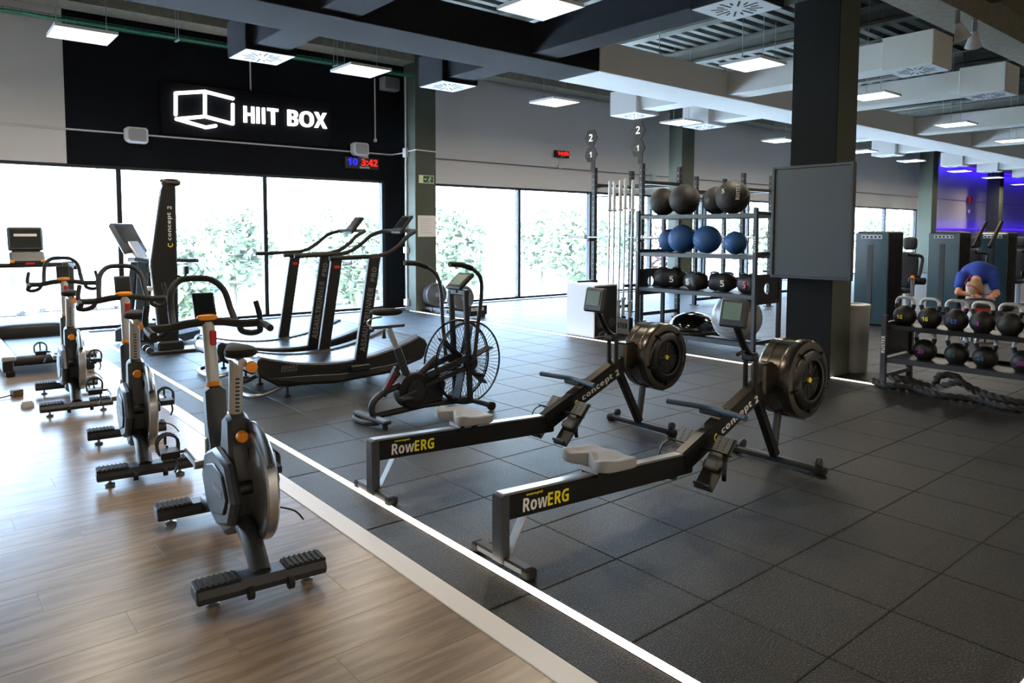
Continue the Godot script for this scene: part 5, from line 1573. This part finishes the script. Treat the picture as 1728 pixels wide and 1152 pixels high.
func plates_and_bars():
	# low toaster rack with bumper plates beside the wall pillar
	var t := thing("plate_rack", "low steel plate rack on the floor before the pillar", "rack", V(7.62, 0, -11.15))
	for s in [-1, 1]: put(boxm(V(s * 0.16, 0.07, 0), V(0.05, 0.06, 1.9), 0.006), "rail", M.graphite, t)
	for z in [-0.93, -0.2, 0.3, 0.93]: put(boxm(V(0, 0.06, z), V(0.40, 0.07, 0.05), 0.006), "cross_bar", M.graphite, t)
	put(boxm(V(0, 0.13, 0.97), V(0.42, 0.16, 0.02), 0.004), "end_plate", M.steel_black, t)
	words("RUSTER", 0.06, M.white_print, t, V(0, 0.15, 0.9815), Basis(), 0.28, 0.003)
	for x in [-0.18, 0.18]:
		for z in [-0.9, 0.9]: put(boxm(V(x, 0.016, z), V(0.06, 0.032, 0.06), 0.004), "foot", M.rubber_black, t)
	var zs := [-0.84, -0.755, -0.67, -0.585, -0.50, -0.415, -0.33, 0.36, 0.45, 0.54]
	var proto: Node3D
	for i in zs.size():
		var lab: String = "grey bumper plate, %s from the pillar in the tight row" % ["first", "second", "third", "fourth", "fifth", "sixth", "seventh"][i] if i < 7 else ["dark bumper plate of the shorter group, at its back", "dark bumper plate of the shorter group, in its middle", "dark bumper plate of the shorter group, facing the camera"][i - 7]
		var at := V(7.62, 0.318, -11.15 + zs[i])
		if i == 0:
			proto = thing("bumper_plate", lab, "weight plate", at, 0, "bumper plates in the low rack")
			var b := B()
			b.lathe([Vector2(0.03, -0.03), Vector2(0.10, -0.03), Vector2(0.115, -0.022), Vector2(0.18, -0.022), Vector2(0.19, -0.036), Vector2(0.218, -0.036), Vector2(0.225, -0.028), Vector2(0.225, 0.028), Vector2(0.218, 0.036), Vector2(0.19, 0.036), Vector2(0.18, 0.022), Vector2(0.115, 0.022), Vector2(0.10, 0.03), Vector2(0.03, 0.03)], MB.along(V(0, 0, 0), V(0, 0, 1)), 40)
			put(b, "rubber_disc", M.plate_grey, proto)
			var h := B()
			h.lathe([Vector2(0.026, -0.034), Vector2(0.045, -0.034), Vector2(0.045, 0.034), Vector2(0.026, 0.034)], MB.along(V(0, 0, 0), V(0, 0, 1)), 20)
			put(h, "steel_hub", M.silver, proto)
		else: copy(proto, at, 0, lab)
	# plyometric box
	var px := thing("plyo_box", "white jump box standing at the edge of the light strip", "jump box", V(7.655, 0, -7.42))
	for q in [[V(-0.235, 0.376, 0), V(0.02, 0.752, 0.56)], [V(0.235, 0.376, 0), V(0.02, 0.752, 0.56)], [V(0, 0.742, 0), V(0.45, 0.02, 0.56)], [V(0, 0.01, 0), V(0.45, 0.02, 0.52)], [V(0, 0.376, -0.27), V(0.45, 0.71, 0.02)]]:
		put(boxm(q[0], q[1], 0.004), "side_board", M.box_white, px)
	put(boxm(V(0, 0.376, 0.27), V(0.45, 0.71, 0.02), 0.004), "dark_board", M.plastic_black, px)
	for s in [-0.12, 0.12]:
		var hh := B()
		hh.cyl(V(s, 0.2, 0.281), V(s, 0.2, 0.288), 0.07, 20)
		put(hh, "round_marker", M.graphite, px)
	# upright barbells in their holder
	var h := thing("barbell_holder", "grey floor stand keeping five barbells upright", "barbell stand", V(8.06, 0, -7.22))
	put(boxm(V(0, 0.02, 0), V(0.29, 0.03, 0.56), 0.006), "base_plate", M.charcoal, h)
	var hp := put(boxm(V(-0.137, 0.13, 0), V(0.014, 0.25, 0.56), 0.004), "front_plate", M.frame_silver, h)
	words("RUSTER", 0.075, M.plastic_black, hp, V(-0.1455, 0.15, 0.11), face_left(), 0.30, 0.003)
	var sp := [V(-0.06, 0, -0.198), V(0.06, 0, -0.212), V(-0.06, 0, 0.014), V(0.06, 0, 0.0), V(-0.01, 0, 0.20)]
	var labs := ["leftmost of five upright barbells", "second upright barbell from the left", "third upright barbell from the left, the middle one", "fourth upright barbell from the left, slightly taller", "rightmost upright barbell, partly behind a rack post"]
	var proto2: Node3D
	for i in 5:
		var q: Vector3 = sp[i]
		var tb := B()
		tb.lathe([Vector2(0.028, 0.034), Vector2(0.036, 0.034), Vector2(0.036, 0.26), Vector2(0.028, 0.26)], Transform3D(Basis(), q), 14)
		put(tb, "holder_tube", M.steel_black, h)
		var at := V(8.06, 1.16, -7.22) + q
		if i == 0:
			proto2 = thing("upright_barbell", labs[0], "barbell", at, 0, "barbells standing upright")
			bar_parts(proto2, V(0, 1, 0))
			proto2.rotation = V(0.0, 0, -0.012)
		else:
			var c := copy(proto2, at + V(0, 0.03 if i == 3 else 0.0, 0), 0, labs[i])
			c.rotation = V(0.004 * i - 0.01, 0, -0.01)

func column_board():
	var t := thing("grey_board", "grey framed board hung on the tall dark pillar", "board", V(7.16, 1.61, -3.805))
	put(boxm(V(-0.02, 0, 0), V(0.035, 1.15, 0.84), 0.004), "panel", M.board_grey, t)
	for s in [-1, 1]:
		put(boxm(V(-0.025, s * 0.572, 0), V(0.06, 0.03, 0.87), 0.004), "frame_rail", M.board_frame, t)
		put(boxm(V(-0.025, 0, s * 0.422), V(0.06, 1.13, 0.03), 0.004), "frame_rail", M.board_frame, t)
	put(boxm(V(0.035, 0, -0.1), V(0.08, 0.5, 0.3), 0.004), "wall_mount", M.steel_black, t)
	var b := thing("waste_bin", "grey cylindrical waste bin behind the tall pillar", "bin", V(7.85, 0, -3.66))
	var l := B()
	l.lathe([Vector2(0.13, 0.0), Vector2(0.138, 0.01), Vector2(0.15, 0.68), Vector2(0.156, 0.69), Vector2(0.156, 0.715), Vector2(0.146, 0.72), Vector2(0.142, 0.70), Vector2(0.13, 0.05), Vector2(0.0, 0.05)], Transform3D(), 36)
	put(l, "bin_body", M.bin_grey, b)
	var lid := B()
	lid.lathe([Vector2(0.138, 0.70), Vector2(0.156, 0.716), Vector2(0.158, 0.728), Vector2(0.146, 0.735), Vector2(0.09, 0.735), Vector2(0.085, 0.72)], Transform3D(), 36)
	put(lid, "bin_rim", M.alu_grey, b)

func kettlebells():
	var x0 := 7.40; var z0 := -3.15; var z1 := -1.25
	var t := thing("kettlebell_rack", "black two-tier steel rack carrying kettlebells", "rack", V(x0, 0, (z0 + z1) / 2))
	var L := z1 - z0
	for s in [-1, 1]:
		for d in [0.0, 0.62]:
			var u := put(boxm(V(d, 0.345, s * L / 2), V(0.05, 0.69, 0.05), 0.004), "upright", M.charcoal, t)
			if d < 0.1: words("RUSTER", 0.034, M.white_print, u, V(-0.0262, 0.40, s * L / 2), Basis(V(0, 1, 0), V(0, 0, -1), V(-1, 0, 0)), 0.17, 0.002)
		put(boxm(V(0.31, 0.43, s * L / 2), V(0.56, 0.30, 0.006), 0.001), "side_plate", M.steel_black, t)
		for y in [0.08, 0.24, 0.60]: put(boxm(V(0.31, y, s * L / 2), V(0.57, 0.04, 0.04), 0.004), "side_brace", M.charcoal, t)
	put(boxm(V(0.24, 0.575, 0), V(0.44, 0.014, L - 0.05), 0.003), "top_shelf", M.steel_black, t)
	put(boxm(V(0.03, 0.57, 0), V(0.03, 0.045, L - 0.05), 0.004), "shelf_lip", M.steel_black, t)
	put(boxm(V(0.26, 0.252, 0), V(0.48, 0.014, L - 0.05), 0.003), "lower_shelf", M.charcoal, t)
	put(boxm(V(0.01, 0.245, 0), V(0.03, 0.05, L - 0.05), 0.004), "shelf_lip", M.charcoal, t)
	put(boxm(V(0.52, 0.275, 0), V(0.025, 0.04, L - 0.05), 0.004), "shelf_lip", M.steel_black, t)
	# kettlebells: body, handle, number
	var body := B()
	var pr := [Vector2(0.0, 0.0), Vector2(0.062, 0.0), Vector2(0.07, 0.006)]
	for k in 13:
		var w := -0.98 + k * (2.1 / 12.0)
		pr.append(Vector2(cos(w) * 0.105, 0.094 + sin(w) * 0.105))
	pr.append(Vector2(0.03, 0.198)); pr.append(Vector2(0.0, 0.2))
	body.lathe(pr, Transform3D(), 32)
	for s in [-1, 1]: body.tube(curve([V(0, 0.15, s * 0.062), V(0, 0.188, s * 0.078), V(0, 0.215, s * 0.083)], 3), 0.021, 10)
	var bm := body.mesh()
	var hd := B()
	hd.tube(curve([V(0, 0.208, -0.083), V(0, 0.245, -0.08), V(0, 0.272, -0.055), V(0, 0.278, 0), V(0, 0.272, 0.055), V(0, 0.245, 0.08), V(0, 0.208, 0.083)], 5), 0.0165, 10)
	var hm := hd.mesh()
	var K := [[-3.045, 0.585, "16", "yellow", "kettlebell with yellow 16 at the left end of the top tier"], [-2.815, 0.585, "16", "yellow", "kettlebell with yellow 16, second on the top tier"], [-2.585, 0.585, "12", "num_blue", "kettlebell with a blue number on the top tier"], [-2.365, 0.585, "8", "num_magenta", "kettlebell with magenta 8 in the middle of the top tier"], [-2.145, 0.585, "", "", "kettlebell without any visible number on the top tier"], [-1.93, 0.585, "8", "num_magenta", "kettlebell with magenta number cut by the right edge, top tier"], [-2.855, 0.262, "20", "num_magenta", "kettlebell with magenta 20 on the lower tier"], [-2.575, 0.262, "24", "num_green", "kettlebell with a dim green number on the lower tier"], [-2.335, 0.262, "24", "num_teal", "kettlebell with a dim teal number on the lower tier"], [-2.03, 0.262, "20", "num_magenta", "kettlebell with magenta number at the right edge, lower tier"]]
	for q in K:
		var o := thing("kettlebell", q[4], "kettlebell", V(x0 + (0.2 if q[1] > 0.5 else 0.22), q[1] - 0.002, q[0]), rng.randf_range(-8, 8), "kettlebells on the rack")
		put(bm, "bell_body", M.kettle_black, o)
		put(hm, "handle", M.alu_grey, o)
		if q[2]: words(q[2], 0.04, M[q[3]], o, V(-0.1035, 0.09, 0), face_left(), 0.0, 0.004)
	# battle rope heaped along the rack foot
	var r := thing("battle_rope", "thick black battle rope heaped along the kettlebell rack foot", "rope", V(0, 0, 0))
	var path := curve([V(7.30, 0.036, -3.2), V(7.20, 0.03, -3.02), V(7.26, 0.03, -2.8), V(7.14, 0.03, -2.55), V(7.20, 0.03, -2.25), V(7.08, 0.03, -1.95), V(7.2, 0.03, -1.6), V(7.3, 0.03, -1.7), V(7.22, 0.06, -2.05), V(7.30, 0.08, -2.3), V(7.26, 0.15, -2.42), V(7.30, 0.10, -2.55), V(7.36, 0.04, -2.7), V(7.28, 0.09, -2.95), V(7.36, 0.09, -3.04), V(7.46, 0.06, -2.9), V(7.42, 0.05, -2.7), V(7.34, 0.17, -2.62), V(7.38, 0.18, -2.50), V(7.46, 0.10, -2.44), V(7.42, 0.04, -2.2), V(7.36, 0.03, -1.9), V(7.4, 0.03, -1.6)], 14)
	var rings := []
	var dist := 0.0
	for i in path.size():
		var a: Vector3 = path[maxi(i - 1, 0)]; var b: Vector3 = path[mini(i + 1, path.size() - 1)]
		var tg := (b - a).normalized()
		var up := (Vector3.UP - tg * tg.y).normalized()
		var sd := tg.cross(up)
		if i > 0: dist += path[i].distance_to(path[i - 1])
		var ring := PackedVector3Array()
		for j in 15:
			var w := TAU * j / 15.0
			var rr := 0.029 + 0.006 * cos(3.0 * (w - dist * 28.0))
			ring.append(path[i] + up * cos(w) * rr + sd * sin(w) * rr)
		rings.append(ring)
	var rb := B()
	rb.loft(rings)
	put(rb, "rope_strands", M.rope_black, r)
	for e in [[path[0], path[3]], [path[path.size() - 1], path[path.size() - 4]]]:
		var g := B()
		g.cyl(e[0] + (e[0] - e[1]) * 0.1, e[1], 0.032, 14)
		put(g, "rope_handle", M.plastic_black, r)

func machines():
	var spots := [[12.0, -5.62, -5.09, "weight machine with tinted tower right of the tall pillar"], [14.8, -5.56, -5.02, "weight machine with tinted tower behind the bending person's left"], [16.25, -5.20, -4.68, "weight machine with tinted tower at the right behind the person"], [13.6, -3.6, -3.05, "weight machine tower cut by the right edge of the picture"]]
	var i := 0
	for q in spots:
		var d: float = q[2] - q[1]
		var t := thing("weight_machine", q[3], "weight machine", V(q[0], 0, (q[1] + q[2]) / 2), 0, "weight machines")
		var hh := 1.53
		put(boxm(V(0.29, hh / 2, 0), V(0.56, hh, d - 0.02), 0.02), "tower_case", M.tower_black, t)
		var fp := put(boxm(V(0.0, hh / 2, 0), V(0.03, hh - 0.05, d), 0.015), "front_shield", M.tower_blue, t)
		put(boxm(V(-0.018, hh / 2 - 0.05, -0.02), V(0.008, hh - 0.35, 0.09), 0.002), "shield_slot", M.tower_black, fp)
		put(boxm(V(-0.02, hh - 0.09, 0.0), V(0.012, 0.06, d * 0.62), 0.004), "instruction_plate", M.frame_silver, fp)
		for k in 5: put(boxm(V(-0.028, hh - 0.09, -d * 0.24 + k * d * 0.12), V(0.004, 0.035, d * 0.07), 0.0), "printed_figure", M.plastic_black, fp)
		for k in 9: put(boxm(V(0.10 + k * 0.045, 0.78, d / 2 - 0.005), V(0.018, 1.3, 0.012), 0.003), "case_rib", M.plastic_black, t)
		# seat station beside the tower, on the far side of the shield
		var sx := 0.75
		if i < 3:
			put(boxm(V(sx + 0.1, 0.06, 0.15), V(0.9, 0.07, 0.08), 0.01), "base_beam", M.frame_silver, t)
			put(boxm(V(sx + 0.5, 0.06, 0.15), V(0.08, 0.07, 0.7), 0.01), "base_foot", M.frame_silver, t)
			var sb := B()
			sb.bar(V(sx, 0.08, 0.15), V(sx, 0.5, 0.15), 0.07, 0.07, 0.008)
			sb.bar(V(sx + 0.36, 0.08, 0.15), V(sx + 0.30, 1.0, 0.15), 0.07, 0.07, 0.008)
			put(sb, "seat_frame", M.frame_silver, t)
			var se := B()
			se.pad(V(sx + 0.02, 0.54, 0.15), V(0.42, 0.08, 0.36), 4.0)
			put(se, "seat_pad", M.upholstery, t)
			var bk := B()
			bk.pad(V(sx + 0.28, 0.88, 0.15), V(0.10, 0.62, 0.32), 4.0, Basis(V(0, 0, 1), -0.12))
			put(bk, "back_pad", M.upholstery, t)
			var hp := B()
			hp.pad(V(sx + 0.34, 1.33, 0.15), V(0.10, 0.22, 0.22), 3.5)
			put(hp, "head_pad", M.upholstery, t)
			for s in [-1, 1]:
				var lv := B()
				lv.tube(curve([V(0.5, 1.15, 0.15 + s * 0.22), V(sx, 1.12, 0.15 + s * 0.32), V(sx - 0.05, 0.95, 0.15 + s * 0.34), V(sx - 0.12, 0.80, 0.15 + s * 0.34)], 4), 0.026, 10)
				put(lv, "press_arm", M.tower_black, t)
				var gp := B()
				gp.tube([V(sx - 0.12, 0.80, 0.15 + s * 0.36), V(sx - 0.12, 0.80, 0.15 + s * 0.22)], 0.022, 8)
				put(gp, "hand_grip", M.rubber_black, t)
			put(boxm(V(sx - 0.18, 0.62, 0.42), V(0.05, 0.3, 0.05), 0.008), "adjuster_post", M.frame_silver, t)
			var kn := B()
			kn.ball(V(sx - 0.2, 0.78, 0.42), V(0.035, 0.035, 0.035), 12, 8)
			put(kn, "adjuster_knob", M.orange, t)
			var rl := B()
			rl.cyl(V(sx - 0.02, 0.72, 0.30), V(sx - 0.02, 0.72, 0.55), 0.06, 16, 0.015)
			put(rl, "roller_pad", M.upholstery, t)
		if i == 1:
			for s in [0.0, 0.26]:
				put(tubem([V(0.62, 1.25, 0.55 - s), V(0.98, 1.72, 0.62 - s)], 0.035, 10), "lever_arm", M.tower_black, t)
		i += 1
	# bench seat of a near machine: the person leans on its padded drum
	var st := thing("padded_stool", "striped round padded stool the bending person leans on", "stool", V(11.45, 0, -3.62))
	var dr := B()
	dr.lathe([Vector2(0.0, 0.0), Vector2(0.19, 0.0), Vector2(0.20, 0.02), Vector2(0.20, 0.42), Vector2(0.0, 0.42)], Transform3D(), 28)
	put(dr, "drum", M.alu_grey, st)
	var bd := B()
	bd.lathe([Vector2(0.0, 0.42), Vector2(0.205, 0.42), Vector2(0.205, 0.48), Vector2(0.0, 0.48)], Transform3D(), 28)
	put(bd, "red_band", M.cord_red, st)
	var cu := B()
	cu.lathe([Vector2(0.0, 0.48), Vector2(0.21, 0.48), Vector2(0.22, 0.52), Vector2(0.20, 0.57), Vector2(0.12, 0.59), Vector2(0.0, 0.595)], Transform3D(), 28)
	put(cu, "cushion", M.upholstery, st)
	for k in 8:
		var w := TAU * k / 8
		put(boxm(V(cos(w) * 0.2, 0.21, sin(w) * 0.2), V(0.02, 0.40, 0.02), 0.003), "drum_rib", M.tower_black, st)

# --- person: distance fields meshed as surface nets ---
func smin(a: float, b: float, k: float) -> float:
	var h := clampf(0.5 + 0.5 * (b - a) / k, 0.0, 1.0)
	return lerpf(b, a, h) - k * h * (1.0 - h)
func field(p: Vector3, bones: Array, k: float) -> float:
	var d := 1e9
	for b in bones:
		var ab: Vector3 = b[1] - b[0]
		var t := clampf((p - b[0]).dot(ab) / maxf(ab.length_squared(), 1e-9), 0.0, 1.0)
		var q: float = p.distance_to(b[0] + ab * t) - lerpf(b[2], b[3], t)
		d = smin(d, q, k) if d < 1e8 else q
	return d
func nets(mb: MB, bones: Array, cell: float, k := 0.03):
	var lo := V(1e9, 1e9, 1e9); var hi := -lo
	for b in bones:
		var r := maxf(b[2], b[3]) + cell * 2.5
		for q in [b[0], b[1]]:
			lo = lo.min(q - V(r, r, r)); hi = hi.max(q + V(r, r, r))
	var n := Vector3i(((hi - lo) / cell).ceil()) + Vector3i.ONE
	var val := PackedFloat32Array(); val.resize(n.x * n.y * n.z); val.fill(1.0)
	for x in n.x:
		for y in n.y:
			for z in n.z:
				val[(x * n.y + y) * n.z + z] = field(lo + V(x, y, z) * cell, bones, k)
	var vert := {}
	for x in n.x - 1:
		for y in n.y - 1:
			for z in n.z - 1:
				var inside := 0
				var s := Vector3.ZERO; var c := 0
				var cv := []
				for m in 8:
					var w := val[((x + (m & 1)) * n.y + y + ((m >> 1) & 1)) * n.z + z + ((m >> 2) & 1)]
					cv.append(w)
					if w < 0.0: inside += 1
				if inside == 0 or inside == 8: continue
				for e in [[0, 1], [2, 3], [4, 5], [6, 7], [0, 2], [1, 3], [4, 6], [5, 7], [0, 4], [1, 5], [2, 6], [3, 7]]:
					var a: float = cv[e[0]]; var b: float = cv[e[1]]
					if (a < 0.0) == (b < 0.0): continue
					var t := a / (a - b)
					s += V(e[0] & 1, (e[0] >> 1) & 1, (e[0] >> 2) & 1).lerp(V(e[1] & 1, (e[1] >> 1) & 1, (e[1] >> 2) & 1), t); c += 1
				vert[Vector3i(x, y, z)] = lo + (V(x, y, z) + s / c) * cell
	var ax := [Vector3i(1, 0, 0), Vector3i(0, 1, 0), Vector3i(0, 0, 1)]
	for key in vert:
		for a in 3:
			var u: Vector3i = ax[(a + 1) % 3]; var w: Vector3i = ax[(a + 2) % 3]
			var k2: Vector3i = key
			var g0: int = (k2.x * n.y + k2.y) * n.z + k2.z
			var e: Vector3i = k2 + ax[a]
			var g1: int = (e.x * n.y + e.y) * n.z + e.z
			if (val[g0] < 0.0) == (val[g1] < 0.0): continue
			if not (vert.has(k2 - u) and vert.has(k2 - w) and vert.has(k2 - u - w)): continue
			if val[g0] < 0.0: mb.quad(vert[k2], vert[k2 - w], vert[k2 - u - w], vert[k2 - u])
			else: mb.quad(vert[k2], vert[k2 - u], vert[k2 - u - w], vert[k2 - w])
	mb.flush()

func person():
	# bends forward from the hips over the stool, head down, arms reaching to the left
	var t := thing("person", "person in a blue shirt bending over a stool behind the kettlebells", "person", V(12.12, 0, -3.81), 30)
	# local: facing -x and a little to -z
	var hipc := V(0.04, 0.90, 0.0); var chest := V(-0.30, 0.93, -0.10); var neck := V(-0.47, 0.84, -0.17)
	var head := V(-0.59, 0.735, -0.20)
	var sR := V(-0.36, 0.88, -0.32); var sL := V(-0.40, 0.89, 0.04)
	var eR := V(-0.55, 0.66, -0.40); var eL := V(-0.50, 0.66, 0.08)
	var wR := V(-0.62, 0.635, -0.22); var wL := V(-0.62, 0.635, 0.0)
	var cr := V(-0.72, -0.69, 0.0)   # crown
	var fc := V(0.66, -0.75, 0.0)    # face, turned to the floor
	var body := []
	body.append([neck, head - cr * 0.02, 0.058, 0.06])
	body.append([head - cr * 0.02, head + cr * 0.035, 0.086, 0.084])
	body.append([head + fc * 0.045 - cr * 0.03, head + fc * 0.05 - cr * 0.07, 0.055, 0.042])
	body.append([head + fc * 0.088 + cr * 0.0, head + fc * 0.105 - cr * 0.02, 0.013, 0.016])
	for s in [-1, 1]: body.append([head + V(0, 0, s * 0.084), head - cr * 0.03 + V(0, 0, s * 0.086), 0.016, 0.012])
	body.append([sR, eR, 0.05, 0.04]); body.append([eR, wR, 0.039, 0.027])
	body.append([sL, eL, 0.05, 0.04]); body.append([eL, wL, 0.039, 0.027])
	body.append([chest, neck, 0.10, 0.06])
	body.append([sR, chest, 0.05, 0.08]); body.append([sL, chest, 0.05, 0.08])
	var b := B()
	nets(b, body, 0.014, 0.025)
	for q in [[wR, 1.0], [wL, -1.0]]:
		var w: Vector3 = q[0]
		var hd := []
		var f := V(-0.96, -0.05, q[1] * 0.28).normalized(); var sd := V(0.28 * q[1], 0, 0.96).normalized()
		hd.append([w + V(0.02, 0, 0), w + f * 0.075, 0.026, 0.03])
		for k in 4:
			var root := w + f * 0.075 + sd * (k - 1.5) * 0.0195
			var L: float = [0.062, 0.074, 0.069, 0.052][k]
			var mid := root + f * L * 0.55 + V(0, 0.004, 0)
			hd.append([root, mid, 0.0098, 0.009]); hd.append([mid, root + f * L * 0.95 + V(0, -0.018, 0), 0.009, 0.0078])
		var tr: Vector3 = w + f * 0.03 + sd * 0.03 * -q[1]
		hd.append([tr, tr + f * 0.03 + sd * 0.026 * -q[1], 0.012, 0.011]); hd.append([tr + f * 0.03 + sd * 0.026 * -q[1], tr + f * 0.058 + sd * 0.03 * -q[1], 0.011, 0.009])
		nets(b, hd, 0.006, 0.006)
	var bo := put(b, "body", M.skin, t)
	var hr := B()
	nets(hr, [[head - fc * 0.025 - cr * 0.03, head - fc * 0.015 + cr * 0.04, 0.088, 0.09], [head + cr * 0.045, head + cr * 0.05 + fc * 0.03, 0.082, 0.07]], 0.012, 0.02)
	put(hr, "hair", M.hair, t)
	for s in [-1, 1]:
		var ey := B()
		ey.ball(head + fc * 0.083 + cr * 0.01 + V(0, 0, s * 0.032), V(0.008, 0.008, 0.012), 10, 6)
		put(ey, "eye", M.plastic_black, t)
	var mo := B()
	mo.ball(head + fc * 0.093 - cr * 0.06, V(0.006, 0.006, 0.022), 10, 6)
	put(mo, "mouth", M.cord_red, t)
	var sh := B()
	nets(sh, [[hipc + V(0.02, 0.02, 0.0), chest, 0.165, 0.165], [chest, neck + V(0.05, 0.02, 0.02), 0.16, 0.085], [chest + V(0.05, 0, -0.1), chest + V(0.05, 0, 0.14), 0.12, 0.12], [sR, sR.lerp(eR, 0.62), 0.082, 0.068], [sL, sL.lerp(eL, 0.62), 0.082, 0.068], [hipc + V(0.02, 0.02, -0.08), hipc + V(0.02, 0.02, 0.08), 0.12, 0.12]], 0.018, 0.05)
	put(sh, "shirt", M.shirt_blue, t)
	var tr2 := B()
	var legs := []
	for s in [-1, 1]:
		var hp := hipc + V(0.0, -0.05, s * 0.09)
		var kn := V(0.0, 0.49, s * 0.11); var an := V(0.09, 0.09, s * 0.12)
		legs.append([hp, kn, 0.105, 0.075]); legs.append([kn, an, 0.073, 0.058])
	legs.append([hipc + V(0, -0.02, -0.07), hipc + V(0, -0.02, 0.07), 0.125, 0.125])
	nets(tr2, legs, 0.02, 0.04)
	put(tr2, "trousers", M.trouser_grey, t)
	for s in [-1, 1]:
		var f := B()
		f.pad(V(0.02, 0.045, s * 0.12), V(0.28, 0.09, 0.10), 3.0)
		put(f, "shoe", M.white_plastic, t)
	# red cord hanging round the neck
	put(tubem(curve([neck + V(0.03, 0.07, -0.06), head + V(-0.02, 0.05, -0.13), V(-0.72, 0.76, -0.24), V(-0.70, 0.66, -0.14), V(-0.64, 0.655, -0.04)], 5), 0.007, 6), "neck_cord", M.cord_red, t)
